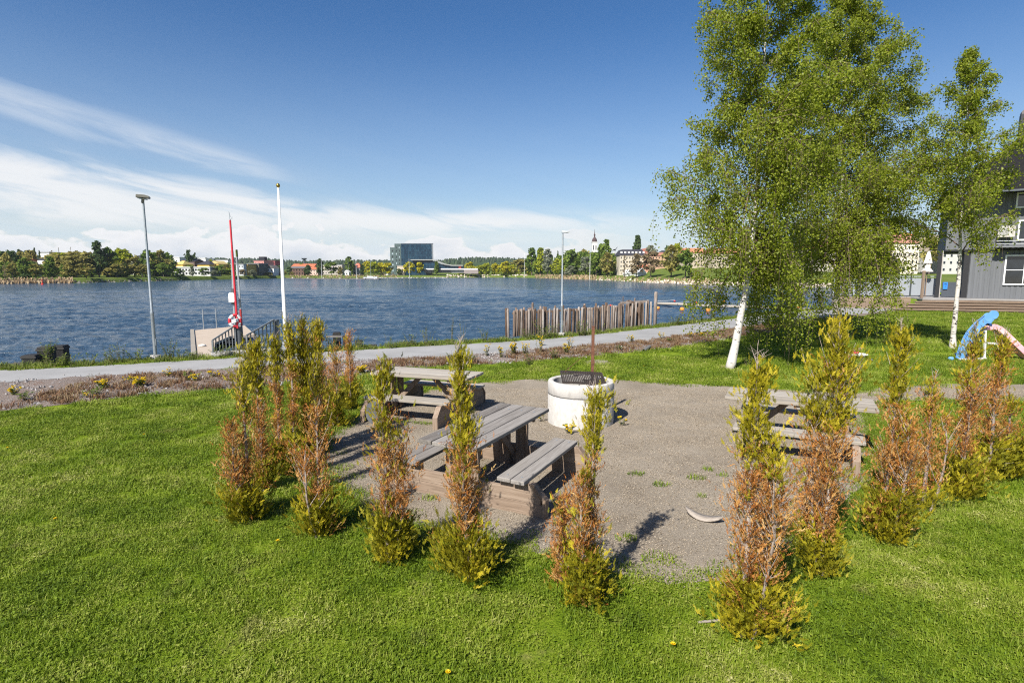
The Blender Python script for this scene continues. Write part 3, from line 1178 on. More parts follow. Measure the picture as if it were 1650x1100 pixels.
# the ring of shrubs from the far left corner round the front to the right
thuja(566, 660, 535, 'slim browned thuja at the far end of the left row, next to the path-side table', .38, .26, .10, .8, .07, 2, .9, .25, .1, 3)
thuja(545, 688, 560, 'low half-green thuja second from the far end of the left row, grass at its foot', .5, .24, .12, .85, .08, 2, .9, .4)
thuja(518, 718, 515, 'tall thuja with an olive plume, left row, behind the densest green one', .28, .17, .07, .68, .105, 1, .8, .97, .10, 3)
thuja(497, 734, 512, 'dense green thuja in the middle of the left row, foliage nearly to the ground', .25, .24, .20, .3, .19, 2, 1.3, .96, .75, 3)
thuja(476, 742, 520, 'thuja with a bare middle and green head beside the dense one, left row', .26, .18, .08, .68, .115, 1, .8, .95, .10, 4)
thuja(452, 765, 545, 'thuja with a small round green top on a bare stem, left row', .26, .19, .08, .70, .10, 1, .8, .95, .06, 3)
thuja(425, 790, 548, 'thuja with a bright two-tiered green head above a brown body, left row', .22, .21, .10, .66, .12, 1, .95, .96, .05, 2)
thuja(403, 835, 590, 'leftmost thuja, rust-brown body with a dark green skirt on the lawn', .24, .26, .13, .68, .105, 2, 1.0, .9, .05, 5)
thuja(517, 862, 655, 'short thuja without a green top, brown body, standing at the left front corner', .32, .30, .16, .95, .05, 3, 1.0, .3, .08, 1)
thuja(626, 905, 585, 'slim thuja left of the nearest table with an olive plume and wide green skirt', .27, .30, .13, .64, .11, 2, 1.1, .95, .08, 4)
thuja(757, 925, 555, 'thuja standing in front of the nearest table, orange-brown middle and tall green top', .25, .32, .15, .56, .105, 2, 1.1, .95, .06, 4, (-.07, 0))
thuja(951, 960, 628, 'thuja right of the nearest table, narrow green spire over a broad green skirt', .28, .32, .11, .68, .10, 2, 1.05, .93, .10, 3)
thuja(1197, 1024, 580, 'nearest thuja with the widest golden-green skirt, lower right of the gravel', .26, .34, .17, .62, .15, 3, 1.2, .95, .08, 4, warm=.08)
thuja(1325, 930, 505, 'tallest thuja in front of the right-hand table, rust-red middle', .20, .32, .18, .55, .15, 2, 1.2, .96, .05, 3)
thuja(1424, 868, 528, 'thuja just right of the right-hand table with a short green head', .28, .30, .17, .62, .11, 2, 1.1, .94, .06, 4)
thuja(1487, 822, 610, 'thin leaning thuja with sparse brown sprays, right row', .25, .24, .14, .75, .07, 3, .8, .6, .04, 3, (.02, .05))
thuja(1545, 795, 530, 'thuja with a tall loose top in front of the slide, right row', .28, .32, .17, .70, .10, 2, 1.05, .85, .08, 5)
thuja(1590, 775, 540, 'thuja at the right end of the row with a bare leader and brown head', .30, .30, .16, .74, .09, 2, 1.0, .7, .08, 6)
thuja(1618, 770, 640, 'low bushy thuja at the far right end of the row', .5, .26, .14, .9, .06, 3, .9, .5, .15, 2)
thuja(905, 935, 805, 'knee-high rusty thuja seedling between the nearest table and the green spire thuja', .2, .10, .10, .9, .06, 1, 1.0, .2, .05, 0, skirt_live=.4)

# ------------------------------------------------------------------ birches
def bark_mat(name, dark=0.0):
    m = bpy.data.materials.new(name)
    m.use_nodes = True
    t = m.node_tree
    b = t.nodes['Principled BSDF']
    v = coords(t, 'Object')
    v1 = coords(t, 'Object', (3, 3, 18))
    v2 = coords(t, 'Object', (5, 5, 4))
    lines = mapr(t, noise(t, v1, 1.6, 3, .6), .60, .66)
    blot = mapr(t, noise(t, v2, 1.3, 4, .6), .58 - dark, .64 - dark)
    f = math_(t, 'MAXIMUM', lines, blot)
    r = ramp(t, [(.56, .53, .49), (.46, .42, .38), (.06, .05, .045), (.035, .03, .027)], [0, .35, .7, 1])
    t.links.new(math_(t, 'ADD', math_(t, 'MULTIPLY', f, .8), math_(t, 'MULTIPLY', noise(t, v, 6, 4), .3)), r.inputs[0])
    t.links.new(r.outputs[0], b.inputs['Base Color'])
    b.inputs['Roughness'].default_value = .8
    bp = t.nodes.new('ShaderNodeBump')
    bp.inputs['Strength'].default_value = .5
    bp.inputs['Distance'].default_value = .01
    t.links.new(f, bp.inputs['Height'])
    t.links.new(bp.outputs[0], b.inputs['Normal'])
    return m


m_birchbark = bark_mat('birch_bark')
m_twig = M('birch_twigs', [(.07, .045, .035), (.15, .10, .075), (.24, .19, .16)], .85, .4, 8)
m_leaf = M('birch_leaves', [(.065, .105, .009), (.16, .215, .014), (.25, .295, .020), (.38, .40, .06)], .5, .9, 1.0, spec=.3, trans=.52)


def birch(base, H, prof, label, nl, nleaf, r0, lean, lsize, zmin, seed, lobe=None, bend=1.0, droop=.5, weep=()):
    rr_ = random.Random(seed)
    g_ = np.random.default_rng(seed)
    t = thing('birch', label, 'birch tree', base)
    hs = [a for a, _ in prof]
    rs = [b_ for _, b_ in prof]
    env = lambda z: float(np.interp(z, hs, rs))
    n = 18
    tr, wob = [], Vector((0, 0, 0))
    for k in range(n):
        u = k / (n - 1)
        wob += Vector((rr_.gauss(0, .022), rr_.gauss(0, .022), 0)) * (k > 1)
        lu = 1 - (1 - u) ** bend
        tr.append(Vector((lean[0] * lu + wob.x, lean[1] * lu + wob.y, u * H - .05)))
    rad = [r0 * ((1 - k / (n - 1)) ** 1.7) + .010 + (.05 * r0 / .15 if k == 0 else 0) for k in range(n)]
    tp = lambda u: tr[min(n - 2, int(u * (n - 1)))].lerp(tr[min(n - 2, int(u * (n - 1))) + 1], u * (n - 1) - min(n - 2, int(u * (n - 1))))
    fine_p, fine_r = [], []
    for a, b_ in zip(np.linspace(0, 1, 52), range(52)):
        fine_p.append(tp(a * .999))
        fine_r.append(float(np.interp(a, np.linspace(0, 1, n), rad)) * (1 + rr_.gauss(0, .03)))
    MB().tube(fine_p, fine_r, 12).build('trunk', m_birchbark, t, smooth=True)
    br = MB()
    anchor, drop = [], []
    for i in range(nl + len(weep)):
        wp = weep[i - nl] if i >= nl else None
        u = (zmin + (H * .985 - zmin) * ((i + .5) / nl) ** .9) / H
        if wp:
            u = wp[0] / H
        z0 = u * H
        az_ = i * 2.39996 + rr_.gauss(0, .35)
        rise = (H - z0) * rr_.uniform(.10, .28) + .3
        if lobe and i in lobe:
            az_ = lobe[i][0]
            rise = lobe[i][1]
        if wp:
            az_, rise = wp[1], .5
        z1 = min(H * .99, z0 + rise)
        r = wp[2] if wp else env(z1) * rr_.uniform(.66, 1.1) * (lobe[i][2] if lobe and i in lobe else 1)
        p0 = tp(min(.98, u))
        d = Vector((math.cos(az_), math.sin(az_), 0))
        side = Vector((-d.y, d.x, 0)) * rr_.gauss(0, .18) * r
        e = Vector((p0.x, p0.y, 0)) + d * r + Vector((0, 0, z1))
        c1 = p0 + d * r * .35 + Vector((0, 0, rise * .65))
        pts_ = []
        for k in range(8):
            v = k / 7
            q = p0.lerp(c1, v).lerp(c1.lerp(e, v), v) + side * v * (1 - v) * 2
            q.z -= (.22 + (droop * 2.2 * (1 - z0 / (H * .42)) if z0 < H * .42 else 0)) * r * max(0, v - .5) ** 1.3
            if wp:
                q.z -= (z0 + .5 - wp[3]) * max(0, v - .3) ** 1.5 * 1.7
            pts_.append(q)
        lr = max(.006, float(np.interp(u, np.linspace(0, 1, n), rad)) * .42)
        br.tube(pts_, [lr * (1 - .85 * k / 7) + .003 for k in range(8)], 5, cap=False)
        L = max(.3, r + rise * .5)
        for j in range(int(7 + L * 4.5)):
            v = rr_.uniform(.16, 1)
            k = min(6, int(v * 7))
            s0 = pts_[k].lerp(pts_[k + 1], v * 7 - k)
            a2 = az_ + rr_.choice((-1, 1)) * rr_.uniform(.3, 1.4)
            sl_ = L * rr_.uniform(.16, .42) * (1.15 - .5 * v)
            dd_ = Vector((math.cos(a2), math.sin(a2), rr_.uniform(.05, .75)))
            m_ = s0 + dd_ * sl_ * .55
            e2 = s0 + dd_ * sl_ + Vector((0, 0, -sl_ * rr_.uniform(.2, .75)))
            br.tube([s0, m_, e2], [.007, .005, .002], 3, cap=False)
            for w in np.linspace(.2, 1, 5):
                q = s0.lerp(m_, w * 2) if w < .5 else m_.lerp(e2, w * 2 - 1)
                anchor.append(q)
                hang = rr_.uniform(.0, .9 if wp else .55) * ((1.35 + 1.3 * droop) if z0 < H * .4 else .7)
                drop.append(hang)
                if hang > .25 and rr_.random() < .5:
                    br.tube([q, q + Vector((rr_.gauss(0, .06), rr_.gauss(0, .06), -hang))], [.003, .0012], 3, cap=False)
    br.build('branches', m_twig, t)
    A = np.array([list(a) for a in anchor])
    D = np.array(drop)
    idx = g_.integers(0, len(A), nleaf)
    pos = A[idx] + g_.normal(0, .085, (nleaf, 3))
    pos[:, 2] -= D[idx] * g_.random(nleaf)
    ctone = g_.random(len(A)) * .30
    pos[:, 2] = np.maximum(pos[:, 2], .45 + g_.random(nleaf) * .5)
    sz = lsize * g_.uniform(.65, 1.25, nleaf)
    d = g_.normal(size=(nleaf, 3))
    d[:, 2] -= .7
    d /= np.linalg.norm(d, axis=1, keepdims=True)
    r_ = g_.normal(size=(nleaf, 3))
    x = np.cross(d, r_)
    x /= np.linalg.norm(x, axis=1, keepdims=True)
    nrm = np.cross(x, d)
    q0 = pos
    q1 = pos + d * (sz * .45)[:, None] + x * (sz * .40)[:, None] + nrm * (sz * .10)[:, None]
    q2 = pos + d * sz[:, None]
    q3 = pos + d * (sz * .45)[:, None] - x * (sz * .40)[:, None] + nrm * (sz * .10)[:, None]
    tone = np.clip(.22 + ctone[idx] + g_.random(nleaf) * .5, 0, 1)
    quads('crown', np.stack([q0, q1, q2, q3], 1), tone, m_leaf, t)
    return t


birch(at(1176, 594), 12.9, [(1.6, 1.1), (2.6, 1.7), (3.6, 2.0), (4.6, 2.25), (6, 2.0), (7.5, 1.8), (9, 1.75), (10.5, 1.6), (12, .95), (12.9, .1)],
      'nearest birch, white spotted trunk leaning right at the edge of the gravel', 50, 112000, .102, (.55, .15), .064, 2.3, 3,
      {2: (3.3, 2.4, 1.12), 4: (2.9, 2.6, 1.1), 6: (3.5, 2.2, 1.08), 1: (3.9, 1.5, .9), 9: (3.1, 1.8, 1.0), 0: (.3, 1.2, 1.1), 3: (1.0, 1.2, 1.1)}, bend=5,
      weep=[(3.0, .1, 1.5, 1.7), (3.4, .6, 1.8, 1.5), (3.8, 1.2, 1.7, 1.6), (2.6, 1.9, 1.5, 1.7), (3.6, -.5, 1.4, 2.0), (4.2, .3, 2.1, 1.9), (4.4, 2.8, 1.6, 2.2), (3.2, .9, 1.3, 1.4), (4.7, -1.2, 1.3, 3.1), (5.5, -1.6, 1.3, 3.9), (5.0, -2.2, 1.5, 3.3), (6.3, -1.4, 1.2, 4.8), (7.0, -1.7, 1.2, 5.5)])
birch(at(1344, 546), 14.8, [(1.8, 1.7), (3, 2.5), (4.5, 3.5), (6.5, 3.5), (8.5, 3.1), (10.5, 2.5), (12.0, 1.6), (13.6, .9), (14.8, .1)],
      'largest birch, dark-footed trunk behind the tall thuja, crown merging with the nearest birch', 72, 160000, .13, (-.15, .2), .078, 2.3, 8, droop=.7,
      weep=[(3.2, 3.3, 2.6, 1.2), (3.8, 3.9, 2.9, 1.4), (4.4, 3.0, 3.2, 1.5), (3.0, 4.4, 2.4, 1.3), (3.4, 5.0, 2.6, 1.6), (4.6, 3.6, 3.4, 1.7), (4.2, .2, 2.0, 2.9), (4.4, 5.7, 2.0, 2.8), (4.8, 4.7, 3.2, 2.2), (3.1, 2.6, 2.3, 1.3), (5.0, 3.3, 3.5, 2.3), (4.6, .8, 2.2, 3.0), (4.5, -1.5, 2.4, 1.6), (5.5, -1.9, 2.6, 2.4), (6.5, -1.3, 2.4, 3.6), (7.5, -1.7, 2.2, 4.8), (8.5, -1.5, 2.0, 6), (5.0, -.9, 2.0, 2.8)])
birch(at(1535, 562), 10.3, [(2.6, 1.3), (3.4, 1.8), (4.5, 1.8), (6, 1.9), (7.6, 1.8), (8.8, 1.0), (9.7, .6), (10.3, .1)],
      'slender birch with a straight white trunk beside the blue slide', 30, 33000, .082, (-.42, .1), .070, 3.2, 5, droop=.3,
      weep=[(4.5, -1.5, .9, 3.0), (5.6, -1.9, .9, 4.2), (6.6, -1.3, .8, 5.2), (7.6, -1.6, .7, 6.2)])
# ------------------------------------------------------------------ lamps, flagpole
def lamp(px, py, ytop, head, label):
    b = at(px, py)
    H = zat(px, ytop, b.y).z
    t = thing('street_lamp', label, 'street lamp', b, 0, 'lamps along the path')
    mb = MB()
    mb.lathe([(.052, 0), (.052, H * .285), (.056, H * .287), (.056, H * .30), (.04, H * .31), (.030, H - .05)], n=16)
    mb.build('pole', steel_galv, t, smooth=True).modifiers.new('e', 'EDGE_SPLIT').split_angle = .6
    mb = MB()
    mb.box((.053, 0, .55), (.012, .05, .22))
    mb.build('hatch', steel_galv, t)
    mb = MB()
    mb.lathe([(.15, -.1), (.15, .12), (.14, .14), (.06, .14)], n=20)
    mb.build('footing', concrete, t, smooth=True).modifiers.new('e', 'EDGE_SPLIT').split_angle = .6
    mb = MB()
    if head == 'flat':
        mb.prism([(-.17, .0), (.17, .03), (.17, .09), (.05, .11), (-.17, .085)], -.16, .16, 'y')
        mb.lathe([(.042, -.14), (.042, 0), (.02, .02)], n=12)
    else:
        mb.prism([(-.05, -.02), (.08, -.03), (.30, .0), (.31, .02), (.08, .05), (-.05, .05)], -.08, .08, 'y')
    h = mb.build('lamp_head', plain('lamp_housing', (.20, .19, .16) if head == 'flat' else (.52, .54, .55), .5, .3), t, bevel=.006, loc=(0, 0, H))
    if head == 'flat':
        h.rotation_euler = (.0, math.radians(8), math.radians(25))
    mb = MB()
    mb.box((.0, 0, -.012) if head == 'flat' else (.17, 0, -.03), (.24, .22, .012) if head == 'flat' else (.2, .12, .01))
    l = mb.build('lamp_glass', plain('lamp_lens', (.55, .55, .5), .2), h)
    return t


lamp(251, 579, 320, 'flat', 'left street lamp with a flat square head, at the water left of the jetty')
lamp(905, 541, 374, 'arm', 'right street lamp, slim head pointing right, in front of the log piling wall')

b = at(462, 576)
H = zat(448, 303, b.y).z
t = thing('flagpole', 'white flagpole with a golden ball on top, no flag, beside the railing', 'flagpole', b)
MB().lathe([(.062, 0), (.06, 1.2), (.032, H)], n=16).build('pole', white_paint, t, smooth=True)
MB().lathe([(.0, H), (.03, H + .01), (.055, H + .05), (.06, H + .08), (.05, H + .115), (.02, H + .14), (.0, H + .145)], n=14, close=False).build('finial', M('brass', [(.35, .25, .07), (.5, .36, .1)], .3, 0, metal=.9), t, smooth=True)
mb = MB()
mb.bar((-.06, -.05, 1.28), (-.06, -.05, 1.52), .02, .03)
mb.build('cleat', steel_dark, t)
mb = MB()
mb.tube([(.05, -.05, 1.3), (.045, -.045, H * .6), (.03, -.03, H)], .005, 4)
mb.build('halyard', plain('cord', (.6, .6, .58), .9), t)
MB().lathe([(.11, -.05), (.11, .5), (.09, .52)], n=14).build('socket', plain('grey_socket', (.24, .26, .29), .6), t, smooth=True)

# ------------------------------------------------------------------ quay, railing and jetty
q = [at(x, y) for x, y in ((340, 576), (452, 569))]
d = (q[1] - q[0]).normalized()
nrm = Vector((-d.y, d.x, 0))
t = MB()
t.bar(q[0] + nrm * .28 + Vector((0, 0, -.12)), q[1] + d * .9 + nrm * .28 + Vector((0, 0, -.12)), .62, .5)
o = t.build('quay_kerb', concrete, bevel=.01)
tag(o, 'pale concrete kerb block at the foot of the railing by the jetty', 'kerb')


steel_rail = plain('painted_steel_rail', (.15, .165, .175), .5, .2)


def railing(a, b_, ha, hb, nbar, label):
    """a, b: foot points; sloping hand rail between heights ha and hb"""
    t = thing('railing', label, 'railing', a, 0, 'grey railings at the jetty')
    v = b_ - a
    mb = MB()
    mb.bar((0, 0, ha), v + Vector((0, 0, hb)), .055, .04)
    mb.build('handrail', steel_rail, t)
    MB().bar((0, 0, .06), v + Vector((0, 0, .06)), .03, .03).build('bottom_rail', steel_dark, t)
    for k in range(nbar + 1):
        u = k / nbar
        p = v * u
        w = .05 if k in (0, nbar) else .028
        MB().box((p.x, p.y, (ha + (hb - ha) * u) / 2 - .05), (w, w, ha + (hb - ha) * u + .08)).build('baluster', steel_rail, t)
    return t


A0, A1 = at(344, 574), at(381, 570)
B0, B1 = at(399, 570), at(444, 564)
hz = lambda px, py, p: zat(px, py, p.y).z
railing(A0, A1, hz(339, 548, A0), hz(375, 525, A1), 7, 'left railing with a sloping handrail, between the jetty and the lifebuoy post')
railing(B0, B1, hz(395, 540, B0), hz(443, 515, B1), 7, 'right railing with a sloping handrail, between the lifebuoy post and the flagpole')
C1 = B1 + nrm * 1.3 + d * .25
railing(B1 + d * .06 + nrm * .06, C1, hz(443, 515, B1) - .03, hz(443, 515, B1) - .12, 7, 'short railing running out towards the lake beside the flagpole')

jz = -.55
deck = [at(x, y, jz) for x, y in ((318, 584), (313, 532), (352, 528), (394, 524), (411, 539), (372, 541), (346, 552), (344, 583))]
t = thing('jetty', 'pale wooden bathing jetty reaching into the lake behind the railings', 'jetty', deck[0])
mb = MB()
loc = [p - deck[0] for p in deck]
mb.prism([(p.x, p.y) for p in loc], -.12, 0, 'z')
m_deck = M('pale_decking', [(.30, .235, .175), (.38, .31, .24), (.45, .38, .31)], .85, .2, 3, (20, .3, .005), stretch=(.6, 6, 1))
mb.build('deck', m_deck, t)
mb = MB()
mb.bar(loc[0] + Vector((-.12, 0, -.25)), loc[1] + Vector((-.12, 0, -.25)), .18, .62)
mb.build('side_beam', wood_pale, t)
for f in (.15, .4):
    p = loc[1].lerp(loc[3], f) + Vector((0, .15, 0))
    MB().tube([p + Vector((0, 0, -.6)), p + Vector((0, 0, 1.15))], .03, 8).build('ladder_rail', steel_galv, t)
o = MB().lathe([(.0, 0), (.11, .005), (.16, .04), (.13, .08), (.05, .1), (0, .1)], n=10, close=False).build('rope_coil', plain('white_rope', (.7, .68, .63), .9), smooth=True, loc=at(326, 558, jz))
tag(o, 'small white bundle of rope lying on the left edge of the jetty', 'rope')

# rescue post: grey post, red boat hook, ladder, lifebuoy, white box
pb = at(387, 569)
t = thing('rescue_post', 'thick dark grey post at the quay that carries the rescue gear', 'post', pb)
hpost = hz(382, 527, pb)
MB().lathe([(.115, -.1), (.115, hpost), (.10, hpost + .01), (0, hpost + .012)], n=18, close=False).build('post', steel_dark, t, smooth=True).modifiers.new('e', 'EDGE_SPLIT').split_angle = .6
htop = hz(375, 404, pb)
MB().bar((-.14, .03, hpost * .7), (-.10, .03, htop), .05, .05).build('upright', steel_galv, t)
MB().bar((-.14, .0, hz(379, 490, pb)), (-.13, .0, hz(379, 465, pb)), .09, .05).build('bracket', steel_dark, t)

bx = thing('throw_bag_box', 'small white plastic box hung on the upright above the lifebuoy', 'box', pb + Vector((-.13, -.06, hz(378, 480, pb))))
mb = MB()
mb.prism([(-.10, -.15), (.07, -.15), (.10, -.10), (.10, .13), (.06, .17), (-.08, .17), (-.10, .14)], -.05, .05, 'y')
mb.build('casing', white_paint, bx, bevel=.015)
MB().box((0, -.052, .03), (.12, .006, .1)).build('lid_panel', plain('box_grey', (.6, .6, .6), .5), bx)

bh = thing('boat_hook', 'long red rescue pole with a metal hook at its tip, leaning beside the grey post', 'rescue pole', pb)
zb, zt = hz(386, 528, pb), hz(372, 355, pb)
x0, x1 = zat(386, 528, pb.y).x - pb.x, zat(372, 355, pb.y).x - pb.x
MB().tube([(x0, -.14, zb), (x1, -.05, zt)], [.036, .030], 10).build('shaft', red_paint, bh)
mb = MB()
mb.tube([(x1, -.05, zt), (x1 - .008, -.05, zt + .18), (x1 - .03, -.05, zt + .28)], [.022, .014, .008], 6)
mb.tube([(x1, -.05, zt + .06), (x1 + .06, -.05, zt + .05), (x1 + .07, -.05, zt + .11)], [.014, .012, .006], 6)
mb.build('hook', steel_galv, bh)

ld = thing('rescue_ladder', 'narrow grey rescue ladder with green and red tape standing behind the red pole', 'ladder', pb + Vector((0, .1, 0)))
for (xa, ya), (xb, yb) in (((392, 566), (381, 402)), ((386, 566), (374.5, 404))):
    p = zat(xa, ya, pb.y + .1) - pb - Vector((0, .1, 0))
    q_ = zat(xb, yb, pb.y + .1) - pb - Vector((0, .1, 0))
    mb = MB()
    mb.bar(p, q_, .05, .04)
    r_ = mb.build('rail', steel_galv, ld)
    if xa == 392:
        MB().bar(p.lerp(q_, .93), p.lerp(q_, .995), .056, .046).build('green_tape', plain('olive_tape', (.13, .17, .03), .6), ld)
        MB().bar(p.lerp(q_, .26), p.lerp(q_, .42), .056, .046).build('red_tape', plain('dark_red_tape', (.30, .03, .03), .6), ld)
        pr = (p, q_)
    else:
        for k in range(9):
            u = .1 + k * .1
            MB().bar(p.lerp(q_, u), pr[0].lerp(pr[1], u), .025, .025).build('rung', steel_galv, ld)

lb = thing('lifebuoy', 'red and white lifebuoy with a white rope bundle hung on the grey rescue post', 'lifebuoy', Vector((zat(379, 516, pb.y - .14).x, pb.y - .16, hz(379, 516, pb))))
rotb = Matrix.Rotation(math.radians(38), 3, 'Z')
for k in range(8):
    red = k % 2
    a0 = 2 * math.pi * k / 8 + .35
    span = 2 * math.pi / 8
    pts_ = [rotb @ Vector((.165 * math.cos(a0 + span * j / 6), 0, .165 * math.sin(a0 + span * j / 6) * 1.12)) for j in range(7)]
    MB().tube(pts_, .05, 10).build('red_segment' if red else 'white_segment', red_paint if red else white_paint, lb, smooth=True)
mb = MB()
for k in range(7):
    mb.tube([rotb @ Vector((-.11, -.05, -.07 + .016 * k)), rotb @ Vector((.0, -.08, -.045 + .016 * k)), rotb @ Vector((.08, -.05, .0 + .012 * k))], .015, 6)
mb.build('rope_bundle', white_paint, lb)

# dark mooring stubs on both sides
m_band = plain('worn_band', (.045, .043, .04), .8)


def stub(x0, x1, y0, y1, label):
    b = at((x0 + x1) / 2, y1, -.9 if y1 < 584 else -.5)
    w = (x1 - x0) / FOC * b.y * .9
    h = zat((x0 + x1) / 2, y0, b.y).z - b.z
    t = thing('mooring_stub', label, 'mooring post', b, .25, 'dark mooring posts at the shore')
    mb = MB()
    mb.box((0, 0, h / 2 - .3), (w, w, h + .6))
    mb.build('post', black_rubber, t, bevel=.03)
    for q in (.35, .85):
        MB().box((0, 0, h * q), (w + .03, w + .03, .065)).build('band', m_band, t)


for s_ in ((19, 39, 585, 594, 'low dark stub at the far left shore, barely above the water'), (42, 64, 571, 594, 'squared dark mooring post second from the left, standing clear of the bushes'),
           (67, 88, 558, 590, 'dark mooring post overgrown by a leafy bush at the left shore'), (88, 109, 556, 584, 'dark mooring post farthest right of the left group'),
           (537, 550, 535, 562, 'tall dark mooring post with a plank beyond the left thujas'), (553, 562, 540, 566, 'dark mooring post just right of the tall one beyond the left thujas'),
           (572, 585, 548, 568, 'dark mooring post third from the left beyond the left thujas'), (594, 608, 555, 566, 'low dark mooring post at the right end beyond the left thujas')):
    stub(*s_)
for a, b_, lab in (((530, 540.5), (556, 541), 'grey plank bolted across the tall dark mooring posts beyond the left thujas'), ((60, 574), (110, 571), 'grey plank joining the dark mooring posts at the left shore')):
    p, q_ = at(*a, -.25), at(*b_, -.25)
    o = MB().bar((0, 0, 0), q_ - p, .12, .06).build('plank', wood_x, loc=p + Vector((0, -.35, 0)))
    tag(o, lab, 'plank')

# ------------------------------------------------------------------ old log piling wall in the water
m_log = M('piling_logs', [(.025, .018, .014), (.085, .055, .038), (.20, .155, .125), (.33, .295, .27), (.19, .085, .035)], .9, .62, 1.6, (14, .6, .02), .1, stretch=(2.2, 2.2, .5), fine=5)
pl, prr = zat(820, 538, 31.6), zat(1048, 525, 36.2)
t = thing('piling_wall', 'row of old grey and rust-stained logs driven into the lake behind the right street lamp', 'piling wall', Vector((pl.x, pl.y, -1)))
vec = Vector((prr.x - pl.x, prr.y - pl.y, 0))
nv = Vector((-vec.y, vec.x, 0)).normalized()
NL = 66
for k in range(NL):
    u = k / (NL - 1)
    if R.random() < .05:
        continue
    p = vec * u + nv * R.gauss(0, .04)
    px_ = 820 + 228 * u
    ytop = float(np.interp(px_, [820, 900, 960, 1000, 1020, 1048], [499, 497, 493, 489, 486, 484])) + R.uniform(-1.5, 2.6)
    h = zat(px_, ytop, pl.y + p.y).z + 1
    r = R.uniform(.052, .088)
    tl = Vector((R.gauss(0, .03), R.gauss(0, .03), 0))
    tn = min(1, max(0, R.gauss(.5, .3)))
    MB().tube([p + Vector((0, 0, -.8)), p + tl * .5 + Vector((0, 0, h * .5)), p + tl + Vector((0, 0, h - .06)), p + tl + Vector((R.gauss(0, .012), 0, h))], [r * 1.05, r, r * .97, r * .7], 9, tone=tn).build('log', m_log, t, smooth=True)
for k in range(30):
    u = R.random()
    p = vec * u + nv * R.uniform(.35, 1.5)
    px_ = 820 + 228 * u
    h = zat(px_, float(np.interp(px_, [820, 1000, 1048], [497, 487, 482])) + R.uniform(-1, 3), pl.y + p.y).z + 1
    MB().tube([p + Vector((0, 0, -.8)), p + Vector((R.gauss(0, .05), 0, h))], [.08, .065], 8, tone=R.uniform(0, .5)).build('log', m_log, t, smooth=True)
for px_, yt, off, r in ((1054, 470, -.12, .115), (866, 487, 1.0, .07), (890, 492, .2, .06), (1015, 477, 1.0, .03), (1031, 480, .7, .05)):
    u = (px_ - 820) / 228
    p = vec * u + nv * off
    h = zat(px_, yt, pl.y + p.y).z + 1
    MB().tube([p + Vector((0, 0, -.8)), p + Vector((0, 0, h - .1)), p + Vector((.01, 0, h))], [r, r * .95, r * .7], 9, tone=.35 if px_ != 1054 else .68).build('tall_log', m_log, t, smooth=True)
MB().bar(vec * .80 + nv * .5 + Vector((0, 0, 1.78)), vec * .985 + nv * .12 + Vector((0, 0, 1.86)), .14, .14, tone=.62).build('cross_beam', m_log, t)
MB().bar(vec * .05 + nv * .55 + Vector((0, 0, 1.36)), vec * .66 + nv * .45 + Vector((0, 0, 1.5)), .12, .12, tone=.3).build('cross_beam', m_log, t)

# floating boom and buoys
p0, p1 = at(1056, 489, -.72), at(1420, 503, -.72)
d_ = p1 - p0
t = thing('log_boom', 'pale floating log boom reaching right from the piling wall', 'log boom', p0)
mb = MB()
n = 16
mb.tube([d_ * (k / n) + Vector((0, 0, .03 * math.sin(k))) for k in range(n + 1)], .155, 10, tone=.62)
mb.build('log', wood_pale, t, smooth=True)
for k in range(2, n, 2):
    p = d_ * (k / n)
    MB().tube([p - d_.normalized() * .03, p + d_.normalized() * .03], .172, 12).build('strap', steel_dark, t)
m_orange = M('orange_plastic', [(.72, .20, .03), (.85, .32, .08)], .4, .2, 3)
m_redbuoy = M('red_plastic', [(.5, .03, .02), (.62, .06, .04)], .45, .2, 3)


def buoy(px, py, r, mat, label, cat='buoy', group='orange buoys along the boom'):
    b = at(px, py, -.95)
    t = thing('buoy', label, cat, b, 0, group)
    MB().lathe([(0, -r * .25), (r * .75, -r * .1), (r, r * .45), (r * .93, r * .9), (r * .6, r * 1.3), (.0, r * 1.45)], n=18, close=False).build('float', mat, t, smooth=True)
    MB().lathe([(.06, r * 1.42), (.06, r * 1.56), (0, r * 1.57)], n=8, close=False).build('eye', steel_dark, t)


buoy(1060, 498, .20, m_orange, 'orange buoy touching the tall end post of the piling wall')
buoy(1099, 500, .22, m_orange, 'orange buoy second from the piling wall, in front of the boom')
buoy(1141, 502, .23, m_orange, 'orange buoy third from the piling wall, left of the birch twigs')
buoy(1166, 489, .23, m_orange, 'orange buoy behind the boom, partly hidden by birch twigs')
buoy(1287, 497, .24, m_orange, 'orange buoy seen between the two birches')
for px_, py_, lab in ((1087, 486, 'small red float on the line behind the boom, left one'), (1122, 488, 'small red float on the line behind the boom, right one'), (984, 493, 'small red float behind the right half of the piling wall')):
    buoy(px_, py_, .13, m_redbuoy, lab, 'float', 'small red floats on the lines')
for (a, b_), lab in ((((1060, 485), (1087, 483)), 'pale line from the piling wall to the left red float'), (((1087, 488), (1122, 484)), 'pale line between the two small red floats')):
    p, q_ = at(*a, -.78), at(*b_, -.78)
    o = MB().tube([(0, 0, 0), (q_ - p) * .5 - Vector((0, 0, .05)), q_ - p], .022, 6).build('line', white_paint, loc=p)
    tag(o, lab, 'rope')

# ------------------------------------------------------------------ slide, toys and small things on the right lawn
m_blue = M('blue_plastic', [(.10, .27, .55), (.16, .36, .66)], .4, .2, 2)
m_blue2 = plain('dark_blue_plastic', (.02, .05, .16), .5)
m_pink = M('faded_pink_plastic', [(.68, .27, .32), (.74, .40, .43), (.78, .50, .52)], .45, .1, 2.2, stretch=(1, 1, 3))


